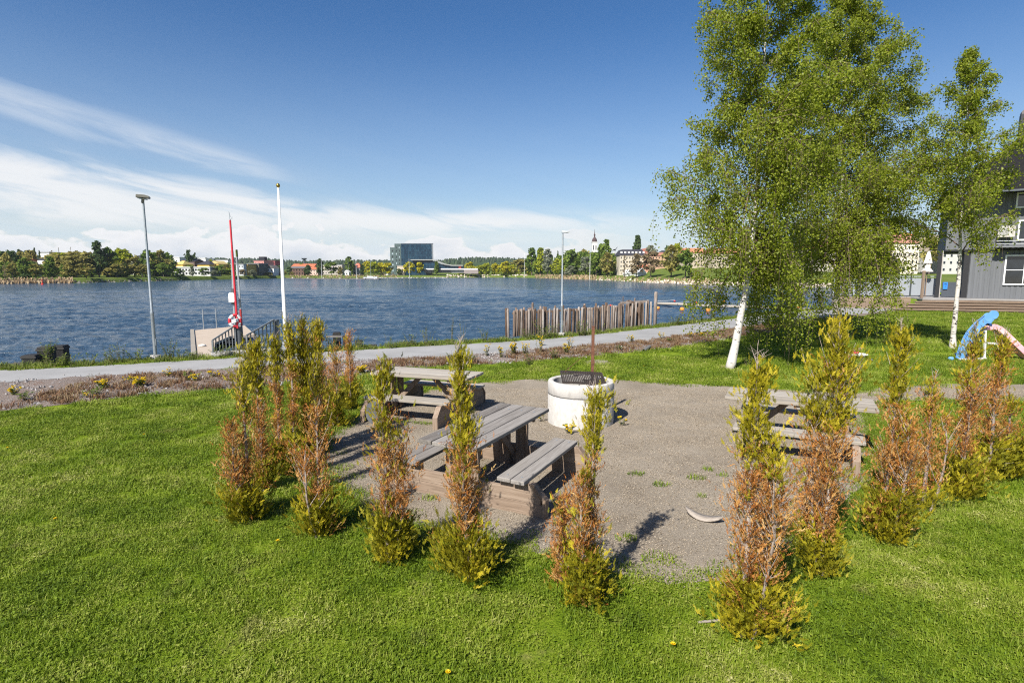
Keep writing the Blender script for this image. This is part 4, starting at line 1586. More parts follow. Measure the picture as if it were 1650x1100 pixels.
def trough(path, side, w, lip, th, name, mat, parent):
    """channel swept along a path: floor with two raised lips"""
    mb = MB()
    prof = [(-w / 2, lip), (-w / 2 + .03, lip + .012), (-w / 2 + .06, .02), (0, 0), (w / 2 - .06, .02), (w / 2 - .03, lip + .012), (w / 2, lip), (w / 2 - .01, -th), (0, -th - .02), (-w / 2 + .01, -th)]
    n = len(path)
    vs, fs = [], []
    m = len(prof)
    for i in range(n):
        tng = (path[min(i + 1, n - 1)] - path[max(i - 1, 0)]).normalized()
        up = side.cross(tng)
        if up.z < 0:
            up = -up
        for a, b_ in prof:
            vs.append(path[i] + side * a + up * b_)
    for i in range(n - 1):
        for k in range(m):
            fs.append((i * m + k, i * m + (k + 1) % m, (i + 1) * m + (k + 1) % m, (i + 1) * m + k))
    fs += [tuple(range(m)), tuple((n - 1) * m + k for k in range(m - 1, -1, -1))]
    mb.add(vs, fs)
    return mb.build(name, mat, parent, smooth=False)


sb = at(1572, 578)
t = thing('play_slide', 'toddler climbing slide with a blue curved ladder side and a faded pink chute', 'slide', sb)
P3 = lambda px, py, dy: zat(px, py, sb.y + dy) - sb
curve = lambda L: [Vector((float(np.interp(u, range(len(L)), [p.x for p in L])), float(np.interp(u, range(len(L)), [p.y for p in L])), float(np.interp(u, range(len(L)), [p.z for p in L])))) for u in np.linspace(0, len(L) - 1, 22)]
for dy, nm in ((-.30, 0), (.30, 1)):
    L = [P3(1546, 578, dy), P3(1553, 560, dy), P3(1563, 540, dy), P3(1577, 523, dy), P3(1592, 511, dy)] if nm == 0 else [P3(1553, 576, dy), P3(1560, 560, dy), P3(1572, 540, dy), P3(1588, 520, dy), P3(1601, 507, dy)]
    pth = curve(L)
    mb = MB()
    for i in range(len(pth) - 1):
        w0, w1 = (.15 * (.7 + .3 * math.sin(3.1 * min(1, (i + k + 1) / 21))) for k in (0, 1))
        tg = (pth[i + 1] - pth[i]).normalized()
        un = Vector((tg.z, 0, -tg.x))
        a, b_ = pth[i], pth[i + 1]
        y = Vector((0, .03, 0))
        vs = [a - un * w0 - y, a + un * w0 - y, a + un * w0 + y, a - un * w0 + y, b_ - un * w1 - y, b_ + un * w1 - y, b_ + un * w1 + y, b_ - un * w1 + y]
        mb.add(vs, [(0, 1, 5, 4), (1, 2, 6, 5), (2, 3, 7, 6), (3, 0, 4, 7)] + ([(3, 2, 1, 0)] if i == 0 else []) + ([(4, 5, 6, 7)] if i == len(pth) - 2 else []))
    o = mb.build('ladder_side', m_blue, t)
    e = pth[-1]
    MB().lathe([(0, -.036), (.135, -.036), (.135, .036), (0, .036)], n=20, close=False).build('rounded_top', m_blue, t).matrix_local = Matrix.Translation(e) @ Matrix.Rotation(math.pi / 2, 4, 'X')
    # raised rim along the outer edge
    MB().tube([p + Vector((-.10, -.035 if nm == 0 else .035, .10)) for p in pth[1:-1]], .018, 6).build('edge_rim', plain('edge_blue', (.05, .14, .34), .5), t)
for k in range(5):
    p = P3(1551 + 8.5 * k, 572 - 12.5 * k, 0)
    MB().tube([p - Vector((0, .28, 0)), p + Vector((0, .28, 0))], .04, 8).build('step', m_blue2, t)
pth = curve([P3(1588, 529, -.05), P3(1596, 527, -.05), P3(1606, 532, -.08), P3(1625, 550, -.15), P3(1650, 574, -.25), P3(1672, 588, -.3), P3(1684, 590, -.32)])
trough(pth, Vector((.15, .988, 0)), .44, .11, .035, 'chute', m_pink, t)
for dy in (-.26, .26):
    MB().bar(P3(1588, 532, dy), P3(1586, 577, dy), .05, .05, (0, 1, 0)).build('upright', plain('pale_plastic', (.6, .58, .55), .5), t)
MB().bar(P3(1545, 579, -.35), P3(1588, 577, -.3), .07, .05).build('base_bar', plain('grey_white_plastic', (.55, .52, .5), .5), t)
MB().lathe([(0, 0), (.07, 0), (.08, .06), (.05, .1), (0, .1)], n=12, close=False).build('foot', m_blue, t, loc=P3(1532, 580, -.3) * 1)
MB().bar(P3(1556, 577, .0), P3(1562, 545, .0), .1, .05, (0, 1, 0)).build('brace', m_blue2, t)
p, q_ = at(1591, 556), at(1628, 557)
t = thing('board', 'half white half rust-brown board lying on the lawn behind the slide', 'board', p)
mid = (q_ - p) * .42
MB().bar((0, 0, .06), mid + Vector((0, 0, .06)), .12, .09).build('white_end', white_paint, t)
MB().bar(mid + Vector((0, 0, .06)), q_ - p + Vector((0, 0, .06)), .12, .09).build('brown_end', rust, t)

tb = at(1377, 576)
t = thing('toy_scooter_tray', 'low white and red plastic toy lying on the lawn in the birch shadow', 'toy', tb)
m_redp = plain('faded_red', (.38, .06, .05), .5)
mb = MB()
mb.lathe([(0, .05), (.26, .05), (.36, .11), (.37, .13), (.34, .13), (.25, .08), (0, .08)], n=26, close=False)
mb.build('tray', white_paint, t, smooth=True)
MB().prism([(-.42, -.12), (-.1, -.17), (-.1, .1), (-.45, .05)], .07, .14, 'z').build('wing', white_paint, t, bevel=.01)
MB().prism([(-.35, -.2), (-.12, -.22), (-.12, -.1), (-.35, -.1)], .03, .11, 'z').build('red_panel', m_redp, t, bevel=.01)
MB().prism([(-.1, .0), (.16, .03), (.14, .2), (-.05, .2)], .125, .19, 'z').build('red_seat', m_redp, t, bevel=.01)
MB().lathe([(0, 0), (.05, 0), (.05, .04), (0, .04)], n=12).build('wheel', steel_dark, t, loc=(.02, -.33, .0))
o = MB().bar((0, 0, 0), (.42, .18, .06), .07, .035).build('stick', wood_z, loc=tb + Vector((.02, .14, .21)))
tag(o, 'brown wooden slat lying across the white and red toy', 'stick')
o = MB().lathe([(0, 0), (.07, .0), (.08, .03), (.05, .06), (0, .065)], n=9, close=False).build('stone', plain('dark_stone', (.12, .12, .13), .9), loc=at(1402, 581))
tag(o, 'small dark stone on the lawn right of the white and red toy', 'stone')

hb = at(965, 584)
m_worn = plain('worn_lid', (.24, .21, .17), .95, var=.3)
t = thing('well_cover', 'flat grey concrete well cover sunk in the lawn behind the fire ring', 'well cover', hb)
MB().lathe([(.42, .0), (.42, .02), (.38, .026), (0, .028)], n=26, close=False).build('rim', m_worn, t)
MB().lathe([(.28, .028), (.28, .045), (0, .05)], n=22, close=False).build('lid', m_worn, t)
pb2 = at(1040, 567)
o = MB().lathe([(.05, 0), (.062, 0), (.062, .5), (.05, .5)], n=16, close=False).build('drain_pipe', plain('grey_pipe', (.12, .12, .12), .8), loc=pb2 + Vector((-.05, 0, .05)))
o.rotation_euler = (0, math.radians(80), math.radians(55))
tag(o, 'grey drain pipe end poking out of the bed between lawn and path', 'pipe')
# ------------------------------------------------------------------ small plants
m_weed = M('weed_leaves', [(.05, .085, .014), (.10, .15, .022), (.16, .21, .03), (.22, .25, .06)], .5, .9, 3, trans=.3)
m_stalk = plain('weed_stalks', (.16, .13, .07), .9)


def leafy(n_st, h, spread, ls, seed, per=10):
    """quads for a clump of leafy stems"""
    r_ = random.Random(seed)
    mb, Q, T = MB(), [], []
    tips = []
    for s in range(n_st):
        a, w = r_.uniform(0, 6.283), r_.uniform(.2, 1) * spread
        hh = h * r_.uniform(.55, 1.05)
        p0 = Vector((math.cos(a) * w * .35, math.sin(a) * w * .35, -.02))
        p1 = Vector((math.cos(a) * w * .6, math.sin(a) * w * .6, hh * .55))
        p2 = Vector((math.cos(a) * w, math.sin(a) * w, hh))
        mb.tube([p0, p1, p2], [.005, .004, .002], 4, cap=False)
        tips.append(p2)
        for k in range(per):
            u = r_.uniform(.12, 1)
            p = p0.lerp(p1, u * 2) if u < .5 else p1.lerp(p2, u * 2 - 1)
            th = r_.uniform(0, 6.283)
            d = Vector((math.cos(th), math.sin(th), r_.uniform(-.2, .8))).normalized()
            x = d.cross(Vector((0, 0, 1))).normalized()
            L = ls * r_.uniform(.6, 1.25)
            nn = x.cross(d)
            Q.append([p, p + d * L * .5 + x * L * .32 + nn * .1 * L, p + d * L, p + d * L * .5 - x * L * .32 + nn * .1 * L])
            T.append(r_.random())
    return mb, np.array([[list(v) for v in q] for q in Q]), T, tips


def weed(px, py, h, label, n_st=7, spread=.22, ls=.07, per=12, name='weed', cat='weed', group='weeds along the water edge', z=0):
    b = at(px, py, z)
    t = thing(name, label, cat, b, 0, group)
    mb, Q, T, tips = leafy(n_st, h, spread, ls, int(px * 7 + py), per)
    mb.build('stems', m_stalk, t)
    quads('leaves', Q, T, m_weed, t)
    return t


weed(77, 586, .72, 'thick leafy bush growing over the dark mooring posts at the left shore', 14, .30, .08, 16, 'bush', 'bush')
weed(100, 590, .36, 'leafy weed in front of the right-hand dark mooring post on the left shore', 10, .4, .08)
weed(113, 588, .38, 'low weed just right of the left mooring posts', 8, .3)
weed(146, 586, .32, 'sparse weed midway between the mooring posts and the left street lamp', 6, .3)
weed(177, 585, .55, 'tall weed clump nearest left of the left street lamp', 12, .4)
weed(196, 583, .62, 'tallest weed left of the left street lamp, with bare upper stems', 9, .3, .06, 9)
weed(222, 581, .45, 'weed clump touching the left street lamp from the left', 11, .45)
weed(272, 578, .6, 'weed clump just right of the left street lamp', 12, .4)
weed(290, 577, .3, 'low weed between the left street lamp and the jetty', 8, .4)
weed(315, 576, .25, 'low weed at the left corner of the jetty', 8, .4)
weed(355, 575, .4, 'bushy weed at the foot of the left railing', 14, .4, .06, 14)
weed(368, 575, .35, 'bushy weed beside the lifebuoy post', 12, .35, .06, 14)
weed(533, 566, .6, 'pale leafy weed left of the tall dark mooring post', 12, .35)
weed(575, 563, .5, 'weed in front of the dark mooring posts beyond the left thujas', 10, .4)
weed(625, 562, .55, 'thin upright weed behind the slim thuja, at the lake', 4, .15)
weed(662, 558, .55, 'leafy weed left of the two tall weed stems by the lake', 10, .4)
weed(690, 557, .75, 'leafy weed between the pale table and the lake', 9, .35)
weed(727, 554, 1.15, 'very tall thin weed with few leaves at the lake, left of the nearest table thuja', 4, .16, .07, 12)
weed(746, 553, 1.0, 'tall brownish weed at the lake, behind the nearest table thuja', 5, .2, .06, 9)
weed(782, 551, .5, 'bushy weed on the bank left of the piling wall', 10, .35)
weed(852, 547, .5, 'low leafy weed at the foot of the piling wall, left part', 12, .6)
weed(878, 545, .75, 'leafy bush between the piling wall and the right street lamp', 16, .6, .08, 14)
weed(892, 545, .6, 'weed touching the right street lamp from the left', 10, .5)
weed(936, 541, .7, 'round green bush just right of the right street lamp', 18, .5, .08, 14)
weed(966, 538, .4, 'low weed at the middle foot of the piling wall', 9, .6)
weed(1090, 524, .6, 'green bush on the bank below the orange buoys, left one', 16, .55, .08, 14)
weed(1110, 522, .6, 'green bush on the bank below the orange buoys, right one', 16, .6, .08, 14)

# flowering clumps in the bed
def flower_clump(px, py, n, h, label, r=.16):
    b = at(px, py, .02)
    t = thing('flower_clump', label, 'flowers', b, 0, 'yellow flower clumps in the bed')
    mb, Q, T, tips = leafy(n, h, r, .06, int(px * 3 + py), 9)
    mb.build('stems', m_stalk, t)
    quads('leaves', Q, T, m_weed, t)
    QQ, TT = [], []
    for p in tips:
        for j in range(2):
            c = np.array(p) + rng.normal(0, .02, 3)
            for k in range(3):
                a = k * 2.1 + R.random()
                u_ = np.array((math.cos(a), math.sin(a), .4)) * .027
                w_ = np.array((-math.sin(a), math.cos(a), .25)) * .024
                QQ.append([c - u_, c + w_, c + u_, c - w_])
                TT.append(R.random())
    quads('blossoms', np.array(QQ), TT, yellow_petal, t)


for px_, py_, n_, h_, lab in (
        (24, 638, 10, .2, 'yellow flower clump at the left edge of the photo, in the bed'), (145, 642, 3, .12, 'two yellow blossoms at the lawn edge of the bed, left part'),
        (166, 628, 16, .22, 'yellow flower clump right of the two blossoms at the lawn edge'), (226, 624, 26, .22, 'largest yellow flower clump in the left part of the bed'),
        (214, 618, 8, .2, 'small yellow flower clump behind the largest one on the left'), (271, 609, 5, .25, 'sparse yellow flowers near the path left of the thujas'),
        (314, 617, 8, .24, 'tall-stemmed yellow flowers left of the thujas'), (343, 610, 6, .2, 'pale yellow flowers close to the leftmost thuja'),
        (582, 602, 26, .2, 'bright yellow flower tuft at the lawn edge left of the pale path-side table'), (783, 574, 8, .38, 'thin yellow flowers behind the nearest table thuja'),
        (808, 577, 12, .38, 'yellow flower clump in the tall bed, left of the large patch'), (827, 573, 30, .42, 'large yellow flower patch in the middle of the bed'),
        (845, 572, 14, .4, 'yellow flowers just right of the large patch'), (869, 570, 7, .5, 'tall yellow flowers at the path side of the bed, middle'),
        (872, 556, 8, .35, 'yellow flowers at the edge of the path before the right street lamp'), (912, 571, 16, .36, 'yellow flower clump left of the grill post'),
        (918, 562, 7, .42, 'tall yellow flowers behind the clump left of the grill post'), (1016, 553, 10, .3, 'yellow flowers right of the grill post at the path'),
        (1065, 546, 8, .28, 'yellow flowers in the bed below the orange buoys'), (1113, 545, 8, .25, 'yellow flowers left of the birch, second from it'), (1131, 545, 12, .25, 'yellow flower clump nearest left of the birch trunk')):
    flower_clump(px_, py_, n_, h_, lab)
for px_, py_, h_, lab in ((852, 588, .3, 'leafy green bed plant left of the fire ring'), (760, 585, .3, 'green bed plant behind the pale path-side table'), (725, 585, .35, 'leafy green plant behind the right end of the pale path-side table'),
                          (893, 578, .3, 'green bed plant behind the fire ring'), (998, 565, .22, 'low green plant beside the well cover'), (1078, 552, .2, 'low green plant at the lawn edge below the buoys'),
                          (35, 645, .2, 'dark green weed tuft at the left end of the bed'), (150, 640, .22, 'dark green weed tuft at the lawn edge of the bed'), (305, 612, .2, 'green weed tuft in the gravelly part of the bed'),
                          (1205, 588, .22, 'yellowish weed clump at the foot of the nearest birch'), (600, 650, .2, 'grassy weed beside the pale path-side table leg'), (1300, 585, .2, 'weed clump in the birch shadow')):
    weed(px_, py_, h_, lab, 12, .22, .06, 10, 'bed_plant', 'plant', 'green plants in the bed', .02)

# tufts in the gravel
for k, (px_, py_, s_, lab) in enumerate((
        (1123, 770, 1.0, 'flat green grass tuft in the open gravel, largest one'), (1066, 781, .8, 'green grass tuft in the gravel left of the largest one'), (1140, 757, .5, 'tiny green sprig behind the largest gravel tuft'),
        (1165, 766, .5, 'sparse weed sprig right of the largest gravel tuft'), (692, 803, .7, 'green tuft before the low end board of the nearest table'), (652, 679, 1.0, 'grass tuft under the bench of the pale path-side table, left one'),
        (672, 682, .6, 'small tuft under the bench of the pale path-side table, middle one'), (687, 683, .8, 'small tuft under the bench of the pale path-side table, right one'), (1024, 764, .8, 'grass tuft in the gravel right of the nearest table'),
        (1062, 900, 1.3, 'yellowish grass patch at the front edge of the gravel'), (1008, 868, .8, 'grass tuft beside the green spire thuja shadow'), (1180, 637, .8, 'dark grass tuft at the back edge of the gravel'),
        (1370, 760, .6, 'weed sprig under the bench of the right-hand table'), (1130, 800, .4, 'single weed sprig in the middle of the gravel'))):
    b = at(px_, py_, .005)
    Q, T = tuft(int(90 * s_), .09 * s_ + .02, .02, .07, .0035, .9)
    o = quads('grass_tuft', np.array(Q) * np.array((1.3, 1, 1)), T, m_blade)
    o.location = b
    tag(o, lab, 'grass tuft', 'weed tufts in the gravel')

# yellow flowers at the fire ring and dandelions in the lawn
for px_, py_, n_, lab in ((918, 697, 7, 'yellow flower clump at the foot of the fire ring, behind the spire thuja'), (875, 678, 2, 'single yellow flower left of the fire ring'), (1000, 684, 2, 'tiny yellow flower on the right side of the fire ring')):
    flower_clump(px_, py_, n_, .14, lab, .1)


def dandelion(px, py, label):
    b = at(px, py)
    t = thing('dandelion', label, 'dandelion', b, 0, 'dandelions in the lawn')
    MB().tube([(0, 0, 0), (.005, 0, .05)], .003, 5).build('stalk', m_weed, t)
    mb = MB()
    for k in range(14):
        a = k * 6.283 / 14
        for rr_, zz in ((.021, .056), (.013, .062)):
            d = Vector((math.cos(a + rr_ * 90), math.sin(a + rr_ * 90), 0))
            s = Vector((-d.y, d.x, 0))
            mb.add([Vector((.005, 0, .05)), Vector((.005, 0, zz)) + d * rr_ * .6 + s * .006, Vector((.005, 0, zz)) + d * rr_, Vector((.005, 0, zz)) + d * rr_ * .6 - s * .006], [(0, 1, 2, 3)])
    mb.build('blossom', yellow_petal, t)


for px_, py_, lab in ((447, 878, 'dandelion in the lawn below the left corner thuja'), (232, 704, 'dandelion in the left lawn behind, near the bed'), (89, 842, 'dandelion in the far left lawn'), (12, 726, 'dandelion at the left edge of the photo'),
                      (1083, 1047, 'dandelion in the front lawn left of the nearest thuja'), (721, 1093, 'dandelion at the bottom edge of the photo'), (1442, 709, 'dandelion in the lawn behind the right row of thujas'), (1632, 704, 'dandelion right of the last thuja'),
                      (1593, 621, 'dandelion at the far edge of the gravel strip'), (697, 627, 'dandelion behind the pale path-side table'), (1037, 592, 'dandelion in the lawn behind the fire ring'), (1330, 634, 'yellow blossom behind the right-hand table')):
    dandelion(px_, py_, lab)

# ------------------------------------------------------------------ house, terrace and fence on the right
DZ = .88
m_board = M('grey_board_wall', [(.105, .11, .118), (.14, .145, .155)], .8, .5, 3, (8, .2, .004), stretch=(4, 4, .3))
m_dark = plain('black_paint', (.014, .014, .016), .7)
m_roof = M('black_roof_sheet', [(.010, .0095, .010), (.019, .018, .018)], .8, .2, 6, spec=.1)
m_trim = plain('white_trim', (.7, .7, .7), .5, var=.05)
hc = at(1558, 480, DZ)                                   # front left corner of the house
hr = math.radians(-34)
LX = -1.5                                             # the upper floor reaches out over the porch
t = thing('house', 'dark grey boarded house with a black roof at the right edge of the photo', 'house', hc, hr)
HW, HDp, H1, H2 = 16.0, 9.0, 3.35, 7.4


def boards(x0, x1, z0, z1, y, name, axis='x', mat=m_board):
    """vertical board and batten wall"""
    mb = MB()
    n = max(2, int((x1 - x0) / .145))
    for k in range(n):
        a, b_ = x0 + (x1 - x0) * k / n, x0 + (x1 - x0) * (k + 1) / n
        dpt = .05 if k % 2 else .085
        if axis == 'x':
            mb.box(((a + b_) / 2, y + .06 - dpt / 2, (z0 + z1) / 2), (b_ - a, dpt, z1 - z0))
        else:
            mb.box((y + .06 - dpt / 2, (a + b_) / 2, (z0 + z1) / 2), (dpt, b_ - a, z1 - z0))
    return mb.build(name, mat, t)


boards(0, HW, 0, H1, 0, 'front_wall')
boards(LX, HW, H1 + .12, H2, .02, 'upper_wall')
boards(.1, HDp, 0, H1, .0, 'side_wall', 'y')
MB().box((LX + .05, HDp / 2 + .1, (H1 + H2) / 2 + .06), (.1, HDp - .2, H2 - H1 - .12)).build('upper_side_wall', m_board, t)
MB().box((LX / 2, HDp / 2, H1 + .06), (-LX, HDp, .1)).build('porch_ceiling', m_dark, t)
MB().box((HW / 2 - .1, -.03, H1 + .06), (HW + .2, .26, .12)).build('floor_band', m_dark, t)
MB().box((HW / 2 + .4, -.5, H1 + .22), (HW - 1.6, .9, .07)).build('balcony_slab', plain('balcony_grey', (.16, .165, .175), .7), t)
for z_ in (.42, .62):
    MB().box((HW / 2 + .4, -.93, H1 + z_), (HW - 1.6, .03, .035)).build('balcony_rail', plain('rail_grey', (.45, .46, .47), .5), t)
mb = MB()
ov = 1.5
E0, ER = H2 - .15, 4.3
mb.add([(LX - .6, -ov, E0), (HW + ov, -ov, E0), (HW + ov, HDp + ov, E0), (LX - .6, HDp + ov, E0), (2.4, HDp / 2, E0 + ER), (HW, HDp / 2, E0 + ER)],
       [(0, 1, 5, 4), (1, 2, 5), (2, 3, 4, 5), (3, 0, 4), (3, 2, 1, 0)])
rf = mb.build('roof', m_roof, t)
for k in range(5):
    MB().box((3.0 + .32 * k * .2, 2.0 + .28 * k, E0 + 1.78 + .21 * k), (.6, .08, .05)).build('roof_step', m_dark, rf)
MB().box((HW / 2, -ov - .05, E0 + .02), (HW + 2 * ov, .1, .12)).build('gutter', steel_dark, t)
ch = MB().box((2.9, 4.3, E0 + 4.6), (1.0, .8, 2.8)).build('chimney', plain('chimney_black', (.03, .03, .035), .6), t)
for xx in (2.65, 3.15):
    MB().tube([(xx, 3.95, E0 + 6.1), (xx, 4.7, E0 + 6.1)], .24, 14).build('chimney_cowl', plain('cowl', (.12, .11, .11), .5), ch)


def window(x, z, w, h, nx_, nz, name='window'):
    f = MB()
    f.box((x + w / 2, -.06, z + h / 2), (w, .05, h))
    o = f.build(name, glass_dark, t)
    mb = MB()
    b_ = .09
    mb.box((x - b_ / 2, -.075, z + h / 2), (b_, .09, h + 2 * b_))
    mb.box((x + w + b_ / 2, -.075, z + h / 2), (b_, .09, h + 2 * b_))
    mb.box((x + w / 2, -.075, z - b_ / 2), (w, .09, b_))
    mb.box((x + w / 2, -.075, z + h + b_ / 2), (w, .09, b_))
    for k in range(1, nx_):
        mb.box((x + w * k / nx_, -.095, z + h / 2), (.05, .03, h))
    for k in range(1, nz):
        mb.box((x + w / 2, -.096, z + h * k / nz), (w, .032, .05))
    mb.build('window_frame', m_trim, o)


window(1.95, 1.05, 1.9, 1.9, 2, 2)
window(6.0, 1.05, 1.9, 1.9, 2, 2)
window(2.2, 6.3, 2.6, .85, 1, 1)
window(6.6, 5.2, 1.2, 1.5, 1, 1)
mb = MB()
window(2.45, 4.1, 1.3, 1.2, 1, 1)
hp_ = MB().box((1.72, -.32, 4.62), (.92, .42, .76)).build('heat_pump', plain('cream_casing', (.42, .39, .35), .5), t, bevel=.02)
MB().lathe([(.27, 0), (.27, .02), (.2, .03), (0, .03)], n=20, close=False).build('fan_grille', plain('grille', (.3, .29, .28), .6), hp_).matrix_local = Matrix.Translation((1.6, -.54, 4.62)) @ Matrix.Rotation(math.pi / 2, 4, 'X')
# porch on the left side
for x_, y_, w_ in ((-1.75, .15, .24), (-.2, .12, .34)):
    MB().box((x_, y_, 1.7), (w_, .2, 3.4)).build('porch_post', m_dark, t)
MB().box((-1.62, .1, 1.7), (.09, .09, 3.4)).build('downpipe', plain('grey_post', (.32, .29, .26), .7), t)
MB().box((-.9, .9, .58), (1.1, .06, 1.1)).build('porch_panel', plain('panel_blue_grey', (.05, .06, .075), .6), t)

sg = thing('number_sign', 'small bright blue sign with a dark figure on the porch panel of the house', 'sign', hc + Matrix.Rotation(hr, 3, 'Z') @ Vector((-1.25, .80, .85)), hr)
MB().box((0, 0, 0), (.26, .02, .52)).build('plate', plain('blue_enamel', (.03, .20, .62), .4), sg)
mb = MB()
mb.bar((-.07, -.014, .12), (.07, -.014, .12), .01, .05)
mb.bar((.06, -.0142, .12), (-.02, -.0142, -.14), .01, .05, (0, 1, 0))
mb.build('figure', plain('sign_black', (.01, .012, .03), .5), sg)

# terrace with steps
m_deckb = M('brown_deck_boards', [(.11, .074, .053), (.22, .16, .115), (.30, .225, .17)], .85, .45, 2, (10, .4, .005), stretch=(.5, 5, 5), fine=8)
m_decktop = M('grey_deck_top', [(.22, .21, .20), (.32, .31, .30)], .85, .3, 2, (12, .3, .005), stretch=(.5, 5, 1))
ang = math.radians(-16)
rm = Matrix.Rotation(ang, 3, 'Z')
t2 = thing('terrace', 'raised brown wooden terrace with long steps in front of the grey house', 'terrace', Vector((hc.x, hc.y, 0)), ang)
x0, x1 = -3.3, 18
MB().box(((x0 + x1) / 2, .0 + 3, DZ - .05), (x1 - x0, 9.0, .1)).build('deck_floor', m_decktop, t2, loc=(0, .0, -.008))
for k in range(5):
    zt = DZ - .02 - .172 * (k + 1) + .17
    yf = -1.5 - .33 * k
    xa = x0 - .55 * k - .0
    mb = MB()
    if k:
        mb.box(((xa + x1) / 2, yf + .15, zt - .03), (x1 - xa, .42, .05))
    mb.box(((xa + x1) / 2, yf + .04, zt - .115), (x1 - xa, .04, .10))
    mb.build('step', m_deckb, t2)
mb = MB()
for k in range(6):
    mb.box((x0 - 2.6, .6, DZ - .09 - .145 * k), (5.2, .05, .138))
mb.build('side_skirt', m_deckb, t2)
MB().box((x0 - 2.6, 3.6, DZ - .06), (5.2, 6.0, .1)).build('side_floor', m_decktop, t2)

# grey panel fence on the terrace, parasol and post
fz = DZ
fy = at(1500, 478, fz).y + .4
F0 = Vector((zat(1340, 470, fy + .9).x, fy + .9, fz))
F1 = Vector((zat(1509, 474, fy).x, fy, fz))
t3 = thing('panel_fence', 'pale grey panelled balustrade on the terrace left of the house', 'fence', F0)
v = F1 - F0
m_panel = plain('grey_panel', (.27, .29, .315), .6, var=.05)
fh = zat(1500, 446, fy).z - fz
for k in range(4):
    a, b_ = v * (k / 4), v * ((k + 1) / 4)
    u = v.normalized()
    MB().bar(a + u * .06 + Vector((0, 0, fh * .5)), b_ - u * .06 + Vector((0, 0, fh * .5)), .025, fh * .86).build('panel', m_panel, t3)
for k in range(5):
    p = v * (k / 4)
    MB().box((p.x, p.y, fh / 2), (.09, .09, fh)).build('post', steel_dark, t3)
MB().bar(Vector((0, 0, fh + .03)), v + Vector((0, 0, fh + .03)), .12, .06).build('top_rail', plain('rail_top', (.36, .39, .41), .5), t3)
bp_ = at(1485, 480, DZ)
o = MB().box((0, 0, .98), (.16, .14, 1.96)).build('wooden_post', m_deckb, bevel=.01, loc=Vector((bp_.x, bp_.y, DZ)))
tag(o, 'square brown wooden post on the terrace carrying nothing, below the closed parasol', 'post')
b = Vector((zat(1491, 470, fy - .35).x, fy - .35, DZ))
zt_, zm, zl = (zat(1491, y_, b.y).z - DZ for y_ in (407, 424, 438))
t = thing('parasol', 'closed beige parasol standing on the terrace behind the brown post', 'parasol', b)
MB().tube([(0, 0, 0), (0, 0, zt_)], .03, 8).build('pole', wood_z, t)
mb = MB()
fold = lambda r_, n=24: None
prof = [(.05, zt_ + .08), (.10, zt_), (.22, zm + .15), (.24, zm), (.16, zm - .05), (.15, zm - .45), (.19, zl + .25), (.33, zl + .02), (.3, zl)]
vs, fs = [], []
n = 28
for i, (r_, z_) in enumerate(prof):
    for k in range(n):
        a = 6.283 * k / n
        rr_ = r_ * (1 + (.16 if k % 2 else -.12) * min(1, i / 3))
        vs.append((rr_ * math.cos(a), rr_ * math.sin(a), z_))
for i in range(len(prof) - 1):
    for k in range(n):
        fs.append((i * n + k, i * n + (k + 1) % n, (i + 1) * n + (k + 1) % n, (i + 1) * n + k))
fs.append(tuple(range(n)))
mb.add(vs, fs)
mb.build('cover', M('beige_cloth', [(.55, .50, .46), (.68, .63, .59)], .9, .3, 4), t)
# ------------------------------------------------------------------ far shore: trees
PAL = {
    'green': [(0.067, 0.119, 0.024), (0.153, 0.222, 0.039), (0.241, 0.299, 0.058)],
    'dark': [(0.042, 0.077, 0.026), (0.096, 0.149, 0.051), (0.164, 0.211, 0.077)],
    'olive': [(0.144, 0.144, 0.039), (0.288, 0.260, 0.072), (0.441, 0.375, 0.125)],
    'brown': [(0.135, 0.106, 0.058), (0.268, 0.211, 0.116), (0.384, 0.307, 0.192)],
    'yellow': [(0.249, 0.249, 0.019), (0.499, 0.460, 0.028), (0.690, 0.595, 0.058)],
    'lime': [(0.153, 0.202, 0.019), (0.326, 0.365, 0.028), (0.479, 0.479, 0.058)],
    'grey': [(0.135, 0.153, 0.096), (0.268, 0.288, 0.192), (0.384, 0.402, 0.288)],
}
FOL = {k: M('far_foliage_' + k, c, .8, .85, .5, spec=.1, trans=.42) for k, c in PAL.items()}
m_ftrunk = plain('far_trunk', (.10, .08, .065), .9)
PROTO = {}


